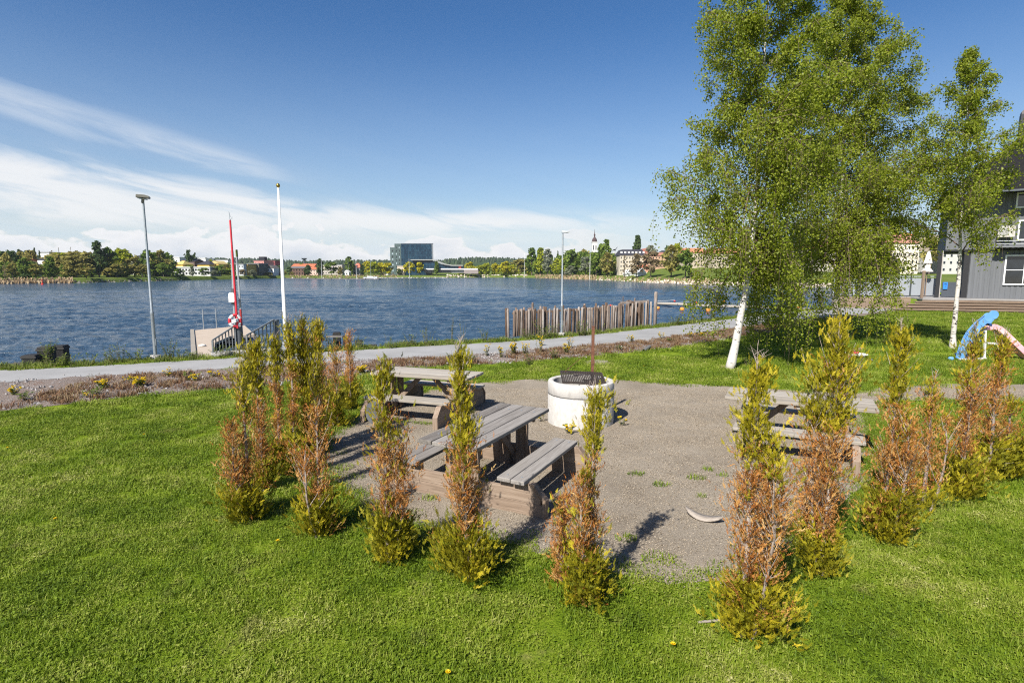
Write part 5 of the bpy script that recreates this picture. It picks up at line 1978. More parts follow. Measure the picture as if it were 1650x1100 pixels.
def crown_mesh(shape, color, var):
    key = (shape, color, var)
    if key in PROTO:
        return PROTO[key]
    r_ = random.Random(hash((shape, var)) % 9999 if False else sum(map(ord, shape)) * 7 + var * 131)
    g_ = np.random.default_rng(sum(map(ord, shape)) * 7 + var * 131)
    # crown in unit box: z 0..1, radius 1 -> blobs of leaf clumps
    spec = {'round': (20, .46, 1.0, lambda z: math.sin(math.pi * min(1, max(.03, z)) ** .85) ** .6, .09), 'willow': (24, .30, 1.0, lambda z: (math.sin(math.pi * max(.03, z) ** .7) ** .55), .075),
            'tall': (26, .40, 1.0, lambda z: .95 * (1 - z) ** .45 * min(1, .45 + z * 2.2), .075), 'spruce': (30, .2, 1.0, lambda z: (1 - z) ** .85 + .04, .07),
            'pine': (20, .42, 1.0, lambda z: .35 + .65 * (math.sin(math.pi * z) if z > .35 else .15), .09), 'bare': (20, .2, 1.0, lambda z: .7 * (1 - z) ** .6 + .1, .05), 'bush': (16, .5, 1.0, lambda z: (1 - z * z) ** .5, .1)}[shape]
    nb, br, _, env, qs = spec
    C, Q, T = [], [], []
    for i in range(nb):
        z = (i + .5) / nb
        if shape in ('round', 'willow', 'bush', 'pine'):
            z = r_.uniform(.06, .97)
        e = env(z)
        a = i * 2.4 + r_.uniform(-.5, .5)
        rr_ = e * r_.uniform(.25, .85)
        C.append((math.cos(a) * rr_, math.sin(a) * rr_, z, br * r_.uniform(.6, 1.15) * (.45 + .55 * e), r_.random()))
    per = {'bare': 10, 'willow': 30}.get(shape, 34)
    for cx, cy, cz, cr_, ct in C:
        n = per
        d = g_.normal(size=(n, 3))
        d /= np.linalg.norm(d, axis=1, keepdims=True)
        p = np.array((cx, cy, cz)) + d * np.array((cr_, cr_, cr_ * (.34 if shape != 'willow' else .42))) * g_.uniform(.35, 1.1, (n, 1))
        p[:, 2] = np.clip(p[:, 2], .0, 1.0)
        u = g_.normal(size=(n, 3))
        u /= np.linalg.norm(u, axis=1, keepdims=True)
        w = np.cross(u, g_.normal(size=(n, 3)))
        w /= np.linalg.norm(w, axis=1, keepdims=True)
        s = qs * g_.uniform(.7, 1.6, (n, 1)) * np.array((1.5, 1.5, .55))
        Q.append(np.stack([p - u * s, p + w * s * .8, p + u * s, p - w * s * .8], 1))
        T.append(np.clip(ct * .5 + g_.random(n) * .45, 0, 1))
    o = quads('crown', np.concatenate(Q), np.concatenate(T), FOL[color])
    COL.objects.unlink(o)
    PROTO[key] = o.data
    return o.data


TRK = {}


def trunk_mesh(shape):
    if shape not in TRK:
        mb = MB()
        mb.tube([(0, 0, -.05), (.02, 0, .3), (0, 0, .85)], [.05, .035, .008], 6)
        for k in range(5):
            a = k * 1.3
            mb.tube([(0, 0, .2 + .07 * k), (.12 * math.cos(a), .12 * math.sin(a), .38 + .08 * k)], [.018, .006], 4, cap=False)
        o = mb.build('trunk', m_ftrunk)
        COL.objects.unlink(o)
        TRK[shape] = o.data
    return TRK[shape]


CAT = {'round': 'tree', 'willow': 'tree', 'tall': 'tree', 'spruce': 'tree', 'pine': 'tree', 'bare': 'tree', 'bush': 'bush'}
NAMES = {'round': 'broadleaf_tree', 'willow': 'willow_tree', 'tall': 'tall_tree', 'spruce': 'spruce_tree', 'pine': 'pine_tree', 'bare': 'bare_tree', 'bush': 'shore_bush'}


def far_tree(px, ytop, w, shape, color, back, label, foot=.16):
    b = far_pt(px, back)
    top = zat(px, ytop, b.y)
    b.x = top.x
    H = max(1.2, top.z - b.z)
    rad = w / 2 / FOC * b.y * 1.16
    t = thing(NAMES[shape], label, CAT[shape], b, R.uniform(0, 6.28), 'trees on the far shore')
    fo = {'bush': 0.0, 'spruce': .06, 'pine': .3, 'bare': .15}.get(shape, foot)
    c = link('crown', crown_mesh(shape, color, R.randrange(3)), t)
    c.location = (0, 0, H * fo)
    c.scale = (rad * .95, rad * .95, H * (1 - fo))
    if shape != 'bush':
        k = link('trunk', trunk_mesh(shape), t)
        k.scale = (max(2.2, H * .5), max(2.2, H * .5), H)
    return t


TREES = [
    # left group, front row
    (6, 427, 20, 'bare', 'brown', 5, 'leafless greyish tree at the left edge of the photo on the far shore'),
    (18, 423, 19, 'willow', 'olive', 7, 'olive willow at the far left behind the reeds, beside the leafless tree'),
    (37, 415, 17, 'round', 'green', 9, 'dark green bushy tree right of the far left olive willow', ),
    (38, 440, 14, 'bush', 'dark', 4, 'low dark bush at the water behind the reeds, far left'),
    (56, 424, 24, 'willow', 'olive', 8, 'thin olive willow in front of the white house on the far left shore'),
    (80, 414, 22, 'tall', 'green', 10, 'fresh green upright tree just right of the white house on the far left'),
    (110, 419, 34, 'willow', 'olive', 9, 'broad brownish willow at the right end of the reed bank'),
    (137, 423, 28, 'willow', 'olive', 5, 'round willow with a thick dark trunk right at the water'),
    (155, 389, 27, 'tall', 'dark', 22, 'tallest dark tree of the left shore, ragged top above all others'),
    (172, 399, 28, 'round', 'green', 20, 'large green tree touching the tallest dark tree'),
    (195, 401, 34, 'round', 'lime', 24, 'large yellow-green dome-shaped tree between the tallest tree and the left lamp'),
    (187, 424, 30, 'willow', 'olive', 7, 'low olive willow in front of the yellow-green dome-shaped tree'),
    (214, 414, 26, 'round', 'olive', 14, 'olive tree standing left of the left street lamp'),
    (239, 402, 26, 'round', 'green', 22, 'big green tree directly behind the left street lamp'),
    (255, 403, 26, 'round', 'olive', 20, 'big olive-green tree right behind the lamp pole'),
    (270, 407, 22, 'round', 'green', 22, 'green tree at the right end of the left wooded group'),
    (228, 426, 22, 'willow', 'olive', 8, 'low brownish tree at the foot of the left street lamp view'),
    (262, 424, 22, 'round', 'green', 10, 'low green tree in front of the right end of the left group'),
    (120, 405, 40, 'round', 'olive', 26, 'broad olive crown behind the brownish willow on the left shore'),
    (98, 408, 26, 'round', 'lime', 34, 'pale green tree in front of the long dark roof on the left hill'),
    (140, 406, 30, 'round', 'olive', 30, 'olive tree just left of the tallest dark tree'),
    (18, 405, 20, 'round', 'dark', 32, 'dark round tree in the second row at the far left'),
    (2, 405, 16, 'pine', 'dark', 40, 'dark pine at the very left edge on the hill'),
    (12, 402, 10, 'pine', 'dark', 60, 'small dark pine second from the left on the ridge'),
    (31, 402, 15, 'pine', 'dark', 60, 'dark pine left of the orange roof on the ridge'),
    (40, 404, 9, 'spruce', 'dark', 70, 'narrow spruce above the orange roof'),
    (55, 400, 11, 'spruce', 'dark', 60, 'pointed dark spruce on the ridge above the white house'),
    (63, 404, 9, 'spruce', 'dark', 64, 'small spruce right of the pointed one on the ridge'),
    (47, 404, 22, 'round', 'olive', 50, 'pale olive crown on the ridge left of the pointed spruce'),
    (82, 404, 14, 'bare', 'brown', 60, 'thin leafless tree on the ridge above the long dark roof'),
    (94, 399, 5, 'bare', 'brown', 40, 'very narrow bare poplar above the long dark roof, left one'),
    (113, 398, 5, 'bare', 'brown', 50, 'very narrow bare poplar above the long dark roof, right one'),
    # middle left
    (288, 433, 18, 'bush', 'green', 5, 'round green bush at the water before the long white building'),
    (309, 429, 11, 'tall', 'grey', 8, 'slender grey-green tree before the middle of the long white building'),
    (328, 432, 16, 'round', 'green', 6, 'small round green tree before the right end of the long white building'),
    (342, 430, 14, 'round', 'grey', 12, 'grey-green tree behind the red rescue pole, left one'),
    (356, 427, 20, 'round', 'green', 9, 'fuller green tree just left of the red rescue pole'),
    (368, 432, 14, 'round', 'lime', 6, 'small light green tree seen behind the red rescue pole'),
    (303, 403, 12, 'pine', 'dark', 60, 'flat-topped pine on the skyline above the dark row of houses'),
    (313, 407, 8, 'pine', 'dark', 64, 'smaller pine right of the flat-topped skyline pine'),
    (340, 418, 12, 'round', 'lime', 45, 'light green tree between the yellow houses'),
    (391, 434, 12, 'round', 'brown', 4, 'brownish tree at the corner of the yellow-ended block'),
    (407, 434, 11, 'bush', 'grey', 4, 'round grey-green bush in front of the dark grey block'),
    (450, 428, 14, 'round', 'dark', 8, 'dark tree left of the flagpole, beside the white gabled house'),
    (466, 430, 10, 'round', 'dark', 8, 'dark small tree just right of the flagpole'),
    (496, 427, 15, 'tall', 'dark', 6, 'dark green tree before the pink house with the red roof'),
    (515, 417, 15, 'tall', 'dark', 10, 'dark tall tree between the red-roofed house and the grey flats'),
    (533, 423, 24, 'round', 'green', 7, 'loose green tree in front of the grey flats'),
    (548, 430, 12, 'tall', 'olive', 6, 'small olive tree right of the grey flats'),
    (562, 414, 20, 'tall', 'green', 12, 'tall green tree between the grey flats and the red-roofed tower house'),
    (583, 426, 9, 'tall', 'dark', 6, 'narrow dark tree right of the red-roofed tower house'),
    (591, 421, 14, 'round', 'yellow', 12, 'yellow-green tree first of the row left of the glass hotel'),
    (602, 422, 18, 'round', 'lime', 8, 'olive-lime tree second of the row left of the glass hotel'),
    (613, 423, 14, 'round', 'yellow', 10, 'orange-tinted yellow tree third of the row left of the glass hotel'),
    (624, 424, 20, 'round', 'yellow', 9, 'bright yellow-green tree directly left of the glass hotel'),
    (643, 433, 10, 'round', 'dark', 7, 'small dark tree under the corner of the glass hotel'),
    (659, 422, 18, 'round', 'yellow', 6, 'round yellow-green tree in front of the glass hotel'),
    (676, 423, 15, 'round', 'yellow', 6, 'golden round tree in front of the right end of the glass hotel'),
    (703, 421, 11, 'tall', 'green', 5, 'slim green tree before the conference hall'),
    (757, 422, 16, 'round', 'yellow', 24, 'yellow tree right of the conference hall'),
    (772, 428, 10, 'round', 'lime', 18, 'small light tree right of the low grey building'),
    (784, 424, 17, 'round', 'lime', 16, 'yellow-green tree between the low grey building and the yellow pair'),
    (798, 424, 14, 'round', 'yellow', 20, 'yellow tree left one of the yellow pair near the right lamp'),
    (815, 421, 18, 'round', 'yellow', 22, 'yellow tree right one of the yellow pair near the right lamp'),
    (812, 441, 16, 'bush', 'green', 3, 'low green bush at the water below the yellow pair'),
    (838, 418, 30, 'round', 'olive', 9, 'broad olive tree left of the tall birches'),
    # right part
    (857, 400, 24, 'tall', 'green', 14, 'tall fresh green tree first of three left of the right lamp'),
    (871, 400, 24, 'tall', 'lime', 15, 'tall birch-like tree second of three left of the right lamp'),
    (883, 402, 22, 'tall', 'grey', 14, 'tall birch-like tree third of three left of the right lamp'),
    (897, 417, 18, 'round', 'lime', 16, 'light green tree right behind the right street lamp'),
    (899, 405, 9, 'spruce', 'dark', 30, 'dark spruce tip behind the right street lamp'),
    (921, 402, 28, 'round', 'green', 20, 'big dark green tree right of the right street lamp'),
    (919, 428, 22, 'willow', 'grey', 5, 'low umbrella-shaped willow on the bank right of the right street lamp'),
    (910, 416, 20, 'round', 'lime', 17, 'light green tree between the right street lamp and the big dark tree'),
    (944, 412, 24, 'willow', 'grey', 9, 'grey-green willow left of the church tower'),
    (941, 402, 22, 'round', 'olive', 50, 'olive crown in front of the church tower on the left'),
    (961, 408, 26, 'round', 'green', 16, 'dark green tree below the church tower'),
    (977, 387, 24, 'tall', 'green', 26, 'tall dark tree immediately right of the church tower'),
    (968, 394, 20, 'tall', 'green', 30, 'dark tree between the church tower and the tall dark tree'),
    (979, 406, 28, 'willow', 'olive', 8, 'golden-olive willow in front of the white balconies'),
    (1007, 411, 20, 'bare', 'brown', 6, 'sparse brownish tree before the middle of the cream apartment block'),
    (1026, 408, 26, 'willow', 'brown', 5, 'thin-leaved brownish tree before the right end of the cream apartment block'),
    (1028, 380, 21, 'tall', 'dark', 70, 'tall dark tree rising over the black mansard roof'),
    (1050, 403, 34, 'willow', 'brown', 7, 'brown-olive tree before the red-roofed houses, right of the white tent'),
    (1049, 396, 18, 'round', 'grey', 60, 'pale green crown behind the brick gable'),
    (1083, 394, 36, 'willow', 'olive', 9, 'large golden-olive tree on the grassy slope'),
    (1076, 396, 14, 'round', 'dark', 60, 'dark crown on the skyline left of the golden-olive tree top'),
    (1099, 388, 20, 'bare', 'grey', 70, 'pale leafless crown on the skyline left of the orange roofs'),
    (1106, 402, 28, 'round', 'green', 5, 'green young tree with a pale trunk at the right shore'),
    (1092, 393, 16, 'round', 'lime', 66, 'light yellow-green crown on the skyline behind the golden-olive tree'),
    (1140, 404, 34, 'round', 'olive', 60, 'olive tree behind the birch twigs on the right shore'),
    (1200, 410, 40, 'round', 'green', 40, 'green tree mostly hidden behind the nearest birch crown'),
    (1430, 392, 26, 'round', 'olive', 30, 'olive tree left of the pale flats behind the birches'),
    (1502, 384, 32, 'round', 'olive', 34, 'golden-olive tree between the pale flats and the house porch'),
    (1492, 362, 14, 'pine', 'dark', 110, 'dark pine on the hill above the red roof of the pale flats'),
    (1478, 366, 12, 'pine', 'olive', 112, 'brownish pine left of the dark one above the red roof'),
    (1440, 420, 18, 'bush', 'brown', 30, 'brown bush at the foot of the pale flats'),
    (1545, 395, 30, 'round', 'lime', 40, 'light green tree seen through the house porch'),
]
for a in TREES:
    far_tree(*a)


def wood_mass(name, label, spots, color):
    """crowns of a wooded slope that reads as one mass"""
    Q, T = [], []
    for px, r, h, w in spots:
        b = far_pt(px, r)
        me = crown_mesh(R.choice(('round', 'round', 'tall')), color, R.randrange(3))
        co = np.empty(len(me.vertices) * 3, dtype=np.float32)
        me.vertices.foreach_get('co', co)
        tn = np.empty(len(me.polygons), dtype=np.float32)
        me.attributes['tone'].data.foreach_get('value', tn)
        a = R.uniform(0, 6.28)
        co = co.reshape(-1, 4, 3)
        sel = R.sample(range(len(co)), len(co) // 2)
        co, tn = co[sel] * np.array((w, w, h)), tn[sel]
        ca, sa = math.cos(a), math.sin(a)
        rot_ = np.array(((ca, -sa, 0), (sa, ca, 0), (0, 0, 1)))
        Q.append(co @ rot_.T + np.array((b.x, b.y, b.z)))
        T.append(np.clip(tn * .7 + R.uniform(0, .35), 0, 1))
    tag(quads(name, np.concatenate(Q), np.concatenate(T), FOL[color]), label, 'wood', kind='stuff')


def slope_spots(x0, x1, n, y_top, rlo, rhi, w0, w1):
    out = []
    for i in range(n):
        px, r = R.uniform(x0, x1), R.uniform(rlo, rhi)
        b = far_pt(px, r)
        top = zat(px, float(np.interp(px, [a for a, _ in y_top], [c for _, c in y_top])) + R.uniform(-1, 7), b.y).z
        if top - b.z > 2.0:
            out.append((px, r, top - b.z, R.uniform(w0, w1)))
    return out


LT = [(-200, 404), (0, 407), (60, 407), (120, 408), (200, 409), (280, 415)]
wood_mass('hillside_wood', 'olive green wood covering the slope of the far left shore', slope_spots(-700, 278, 200, LT, 26, 110, 2.2, 3.8), 'olive')
wood_mass('shore_wood', 'dark green undergrowth and trees behind the far left shore trees', slope_spots(-700, 285, 130, [(-200, 418), (280, 424)], 16, 30, 1.8, 3.0), 'green')
MT = [(275, 421), (400, 424), (640, 425)]
wood_mass('town_greenery', 'green trees and shrubs between the houses of the town', slope_spots(278, 640, 60, MT, 28, 90, 2.0, 3.6), 'green')
wood_mass('town_shrubs', 'low olive shrubs along the shore of the town', slope_spots(420, 640, 46, [(420, 437), (640, 438)], 3, 8, 1.4, 2.4), 'olive')
wood_mass('park_wood', 'dark green wood behind the shore trees near the church', slope_spots(850, 996, 80, [(850, 412), (930, 406), (990, 410)], 22, 60, 2.2, 3.6), 'green')
wood_mass('park_shrubs', 'green shrubs and trees around the conference hall', slope_spots(740, 860, 40, [(740, 429), (860, 424)], 20, 50, 1.8, 3.2), 'lime')
wood_mass('park_edge', 'olive green trees above the grassy slope on the right far shore', slope_spots(1040, 1420, 50, [(1040, 408), (1150, 405), (1420, 396)], 64, 120, 1.8, 3.0), 'olive')

# ------------------------------------------------------------------ far shore: buildings
COLS = {}


def wallmat(c):
    if c not in COLS:
        COLS[c] = plain('facade_%d' % len(COLS), c, .85, var=.06, nscale=.4)
    return COLS[c]


def far_building(name, label, x0, x1, ytop, back, wall, roof=('flat', 0, (.1, .1, .1)), rows=2, cols=4, depth=10, rz=0.0, win=.42, winh=.5, wmat=None, cat='building', z0row=0.1, base_extra=3, parts=None):
    """front width, eaves and distance as surveyed; walls, roof and every window are pieces of their own"""
    xm = (x0 + x1) / 2
    b = far_pt(xm, back)
    e = zat(xm, ytop, b.y)
    W_ = (x1 - x0) / FOC * b.y
    H = e.z - b.z
    if H < 2:
        b.z = e.z - 3
        H = 3
    t = thing(name, label, cat, Vector((e.x, b.y, b.z)), rz)
    win *= .8
    winh *= .85
    MB().box((0, depth / 2, H / 2 - base_extra / 2), (W_, depth, H + base_extra)).build('wall', wallmat(wall), t)
    k, rh, rc = roof
    rh = rh / FOC * b.y
    rm_ = wallmat(rc)
    o = .35
    mb = MB()
    if k == 'flat':
        mb.box((0, depth / 2, H + .16), (W_ + .4, depth + .4, .32))
    elif k == 'gable':          # ridge parallel to the shore
        mb.prism([(-o, H), (depth + o, H), (depth / 2, H + rh)], -W_ / 2 - o, W_ / 2 + o, 'x')
    elif k == 'front':          # gable end towards the lake
        mb.prism([(-W_ / 2 - o, H), (W_ / 2 + o, H), (0, H + rh)], -o, depth + o, 'y')
    elif k == 'hip':
        i_ = min(W_ * .35, depth * .5)
        v = [(-W_ / 2 - o, -o, H), (W_ / 2 + o, -o, H), (W_ / 2 + o, depth + o, H), (-W_ / 2 - o, depth + o, H), (-W_ / 2 + i_, depth / 2, H + rh), (W_ / 2 - i_, depth / 2, H + rh)]
        mb.add(v, [(0, 1, 5, 4), (1, 2, 5), (2, 3, 4, 5), (3, 0, 4), (3, 2, 1, 0)])
    elif k == 'mansard':
        v = [(-W_ / 2 - o, -o, H), (W_ / 2 + o, -o, H), (W_ / 2 + o, depth + o, H), (-W_ / 2 - o, depth + o, H)]
        v += [(a * (W_ / 2 - 1.4), c, H + rh) for a, c in ((-1, 1.4), (1, 1.4), (1, depth - 1.4), (-1, depth - 1.4))]
        mb.add(v, [(0, 1, 5, 4), (1, 2, 6, 5), (2, 3, 7, 6), (3, 0, 4, 7), (4, 5, 6, 7), (3, 2, 1, 0)])
    rf = mb.build('roof', rm_, t)
    ww, hh = W_ / max(1, cols), (H - .5) / max(1, rows)
    for r_ in range(rows):
        for c in range(cols):
            x = -W_ / 2 + ww * (c + .5)
            z = .3 + hh * (r_ + .5)
            f = MB().box((x, -.03, z), (ww * win, .08, hh * winh)).build('window', wmat or glass_dark, t)
    return t, W_, H, rf


white, cream, yel, pink = (.72, .71, .68), (.62, .52, .36), (.58, .38, .10), (.55, .22, .19)
dkroof, redroof, grey = (.035, .035, .045), (.46, .13, .06), (.25, .25, .25)
B = far_building
B('white_house', 'white house with a dark roof half hidden by trees on the far left shore', 60, 70, 418, 46, white, ('hip', 4, dkroof), 1, 3)
B('long_house', 'long grey house under a long dark roof on the far left hill', 81, 104, 418, 50, (.33, .31, .28), ('hip', 6, dkroof), 1, 5)
B('orange_roof_house', 'small pale house with an orange roof at the far left', 26, 36, 420, 44, (.6, .5, .38), ('gable', 3, redroof), 3, 2)
B('hill_house', 'white flat-roofed house on the ridge above the white house', 65, 79, 407, 80, white, ('flat', 0, grey), 1, 3)
B('chimney_house', 'white house with a dark roof and chimney peeping out left of the left street lamp', 209, 224, 415, 70, white, ('hip', 4, dkroof), 1, 3)
B('long_white_building', 'long low white building with rows of dark windows behind the shore trees', 277, 338, 431, 26, (.50, .50, .50), ('flat', 0, white), 2, 12, 10, 0, .62, .55)
B('yellow_hip_house', 'yellow house with a yellow tent-shaped roof behind the left end of the long white building', 280, 294, 426, 44, yel, ('hip', 6, (.55, .42, .13)), 1, 3)
B('row_house', 'dark brown row of houses with dark roofs above the long white building', 291, 313, 421, 60, (.13, .09, .08), ('gable', 4, dkroof), 1, 5)
B('skyline_house', 'white low house on the skyline left of the flat-topped pine', 274, 289, 415, 85, white, ('flat', 0, white), 1, 3)
B('white_terrace', 'white row of houses on the skyline right of the smaller pine', 316, 331, 416.5, 85, white, ('flat', 0, white), 1, 4)
B('yellow_dark_roof_house', 'yellow house with a wide dark roof behind the right end of the long white building', 318, 337, 426, 42, yel, ('hip', 6, dkroof), 1, 4)
B('yellow_gable_house', 'yellow house with a bright yellow gable left of the red rescue pole', 339, 352, 425, 40, yel, ('front', 5, (.6, .45, .18)), 1, 2)
B('yellow_long_house', 'long yellow house behind the red rescue pole', 352, 374, 426, 42, yel, ('gable', 2, (.3, .26, .22)), 1, 5)
B('pale_flats', 'white flat-roofed houses on the slope above the yellow gable house', 346, 367, 419, 80, white, ('flat', 0, grey), 1, 4)
B('grey_white_block', 'block with a pale glazed front between the ladder and the yellow end wall', 380, 392, 426, 15, (.5, .52, .54), ('flat', 0, grey), 3, 3, 12)
B('yellow_end_block', 'narrow block with an orange-yellow end wall right of the rescue ladder', 392, 399, 426, 14, (.60, .36, .08), ('flat', 0, grey), 3, 1, 12, 0, .2)
B('dark_grey_block', 'dark grey-green block with small windows left of the pink block', 400, 417, 425, 16, (.12, .115, .085), ('flat', 0, grey), 3, 4, 12, 0, .3, .35)
B('pink_block', 'salmon pink block with a flat roof left of the flagpole', 409, 425, 420.5, 34, (.52, .24, .21), ('flat', 0, (.4, .2, .18)), 3, 3, 14, 0, .3, .35)
t, W_, H, rf = B('dark_red_block', 'dark red block with a black roof house, joined behind the pink block', 425, 443, 420.5, 38, (.26, .07, .075), ('flat', 0, (.2, .07, .07)), 3, 5, 14, 0, .5, .3)
MB().box((-W_ * .85, 5, H + 1.5), (W_ * .5, 4, 2.6)).build('roof_house', wallmat((.02, .02, .025)), t)
B('white_gable_house', 'white gabled house at the water left of the flagpole', 429, 441, 432, 8, white, ('front', 5, (.12, .11, .1)), 2, 2, 8)
B('brick_house', 'dark brick house with a grey roof right of the flagpole', 467, 489, 432, 12, (.12, .07, .05), ('gable', 3, (.14, .13, .13)), 2, 5)
B('red_roof_row', 'long red-roofed row with pale walls right of the flagpole', 470, 505, 430, 26, (.55, .42, .36), ('gable', 5, redroof), 2, 8)
B('pink_house', 'pale pink house front below the red-roofed row', 500, 512, 434, 12, (.62, .45, .38), ('gable', 4, redroof), 2, 3)
B('grey_flats', 'wide grey flats with a flat roof in the middle of the far shore', 519, 551, 427, 24, (.42, .38, .34), ('flat', 0, (.3, .3, .3)), 3, 8, 10, 0, .4, .4)
B('white_cabin', 'small white cabin at the water right of the grey flats', 555, 562, 438, 6, white, ('front', 3, white), 1, 1, 5)
B('red_tower_house', 'grey house with a bright red roof left of the yellow trees', 569, 580, 431, 14, (.2, .2, .2), ('hip', 7, (.58, .14, .09)), 2, 3, 8)
B('white_shed', 'low white shed between the yellow trees left of the glass hotel', 613, 632, 440.5, 9, white, ('flat', 0, white), 1, 4, 5)

# glass hotel
m_curtain = bpy.data.materials.new('curtain_wall')
m_curtain.use_nodes = True
tt = m_curtain.node_tree
bb = tt.nodes['Principled BSDF']
vv = coords(tt, 'Object')
bk = tt.nodes.new('ShaderNodeTexBrick')
tt.links.new(coords(tt, 'Object', (1, 1, 1)), bk.inputs['Vector'])
mp = tt.nodes.new('ShaderNodeMapping')
mp.inputs['Rotation'].default_value = (math.pi / 2, 0, 0)
tt.links.new(tt.nodes.new('ShaderNodeTexCoord').outputs['Object'], mp.inputs[0])
tt.links.new(mp.outputs[0], bk.inputs['Vector'])
bk.offset = 0
bk.inputs['Scale'].default_value = 1
bk.inputs['Brick Width'].default_value = 1.1
bk.inputs['Row Height'].default_value = 1.55
bk.inputs['Mortar Size'].default_value = .06
bk.inputs['Color1'].default_value = (.008, .024, .046, 1)
bk.inputs['Color2'].default_value = (.020, .055, .085, 1)
bk.inputs['Mortar'].default_value = (.006, .014, .02, 1)
tt.links.new(bk.outputs[0], bb.inputs['Base Color'])
bb.inputs['Roughness'].default_value = .07
bb.inputs['Specular IOR Level'].default_value = .3
hb_ = far_pt(665, 18)
e0 = zat(646, 392.5, hb_.y)
e1 = zat(695.5, 394, hb_.y)
Hh = e0.z - hb_.z
t = thing('glass_hotel', 'tall dark blue glass hotel slab, the highest building of the far shore', 'hotel', Vector((e0.x, hb_.y, hb_.z)))
Wd = e1.x - e0.x
MB().box((Wd / 2, 3.5, Hh / 2 - 1), (Wd, 7, Hh + 2)).build('glass_front', m_curtain, t)
m_hend = M('end_wall_panels', [(.05, .075, .07), (.10, .14, .135)], .5, .2, .8)
MB().box((-2.3, 4.5, Hh / 2 - 1), (4.5, 7, Hh + 2)).build('end_tower', m_hend, t)
MB().box((-6.3, 6, (Hh - 2.4) / 2 - 1), (3.4, 6, Hh - .4)).build('stair_tower', m_hend, t)
for r_ in range(9):
    for c in range(2):
        MB().box((-3.4 + c * 2.0, .97, 1.5 + r_ * (Hh - 2) / 9), (.55, .06, 1.0)).build('window', plain('bright_pane', (.35, .42, .45), .1) if (r_ + c) % 3 == 0 else glass_dark, t)
    MB().box((-6.4, 2.97, 1.2 + r_ * (Hh - 4) / 9), (.9, .06, .9)).build('window', bpy.data.materials.get('bright_pane') if r_ % 2 else glass_dark, t)
MB().box((Wd / 2, 3.5, Hh + .15), (Wd + .3, 7.3, .3)).build('roof_edge', wallmat((.3, .33, .36)), t)

# conference hall with a swept roof
cb_ = far_pt(700, 9)
P_ = lambda px, py: zat(px, py, cb_.y)
o0 = P_(664, 432)
t = thing('conference_hall', 'low glass hall with a pale roof sweeping down to the right, before the hotel', 'hall', Vector((o0.x, cb_.y, cb_.z)))
L3 = lambda px, py: ((P_(px, py).x - o0.x), P_(px, py).z - cb_.z)
out = [(662, 418), (698, 418), (706, 421), (716, 425), (728, 427), (746, 427)]
upper = [L3(*p) for p in out]
lower = [(x, z - .55) for x, z in upper]
MB().prism(upper + lower[::-1], -1.2, 9, 'y').build('swept_roof', wallmat((.33, .33, .30)), t)
gl = upper[:1] and [L3(682, 420.5), L3(700, 421), L3(712, 426), L3(748, 429.5), L3(748, 436), L3(682, 436)]
MB().prism(gl, .2, 8, 'y').build('glass_wall', m_curtain, t)
a, b_ = L3(684, 433), L3(770, 433)
MB().box(((a[0] + b_[0]) / 2, -.8, a[1] - .2), (b_[0] - a[0], 3, .8)).build('white_band', wallmat(white), t)
for k in range(14):
    x = a[0] + (b_[0] - a[0]) * .5 * (k + .5) / 14
    MB().box((x, -.5, a[1] - 1.5), ((b_[0] - a[0]) / 42, 2, 1.6)).build('window', glass_dark, t)
MB().box(((a[0] + b_[0]) / 2, .6, a[1] - 1.6), (b_[0] - a[0], 2.4, 2.2)).build('ground_floor', wallmat((.42, .41, .39)), t)
MB().box((L3(741, 430)[0], 0.1, L3(741, 430)[1]), (1.6, .6, 1.4)).build('red_panel', wallmat((.5, .09, .06)), t)
c0_, c1_ = L3(748, 436), L3(771, 436)
MB().box(((c0_[0] + c1_[0]) / 2, -1.4, c0_[1] - .7), (c1_[0] - c0_[0], 2.5, 2.6)).build('annex', wallmat((.26, .22, .20)), t)
B('stone_hut', 'small beige stone building at the left foot of the glass hotel', 640, 651, 429, 8, (.5, .42, .32), ('flat', 0, (.4, .35, .3)), 1, 2, 5)

# church tower
ct = far_pt(958, 75)
e = zat(958.5, 390, ct.y)
t = thing('church_tower', 'white church tower with a dark dome and a thin spire above the trees', 'church tower', Vector((e.x, ct.y, ct.z)))
Hc = e.z - ct.z
wt = 8.0 / FOC * ct.y
MB().box((0, wt / 2, Hc / 2), (wt, wt, Hc)).build('shaft', wallmat((.58, .57, .55)), t)
for x in (-.24, .24):
    mb = MB()
    mb.prism([(x * wt - wt * .09, Hc - 4.6), (x * wt + wt * .09, Hc - 4.6), (x * wt + wt * .09, Hc - 2.2), (x * wt, Hc - 1.7), (x * wt - wt * .09, Hc - 2.2)], -.06, .02, 'y')
    mb.build('louvre_window', glass_dark, t)
MB().box((0, wt / 2, Hc + .1), (wt + .5, wt + .5, .3)).build('cornice', wallmat((.5, .48, .46)), t)
k_ = wt / 2
m_cop = wallmat((.07, .045, .045))
MB().lathe([(k_ * 1.0, 0), (k_ * .98, 1.0), (k_ * .75, 1.9), (k_ * .4, 2.5), (k_ * .25, 2.8)], c=(0, wt / 2, Hc + .25), n=12).build('dome', m_cop, t)
MB().lathe([(k_ * .28, 0), (k_ * .26, 1.2), (k_ * .4, 1.3), (k_ * .15, 2.0), (.05, 4.6), (0, 5.0)], c=(0, wt / 2, Hc + 3.0), n=8, close=False).build('spire', m_cop, t)

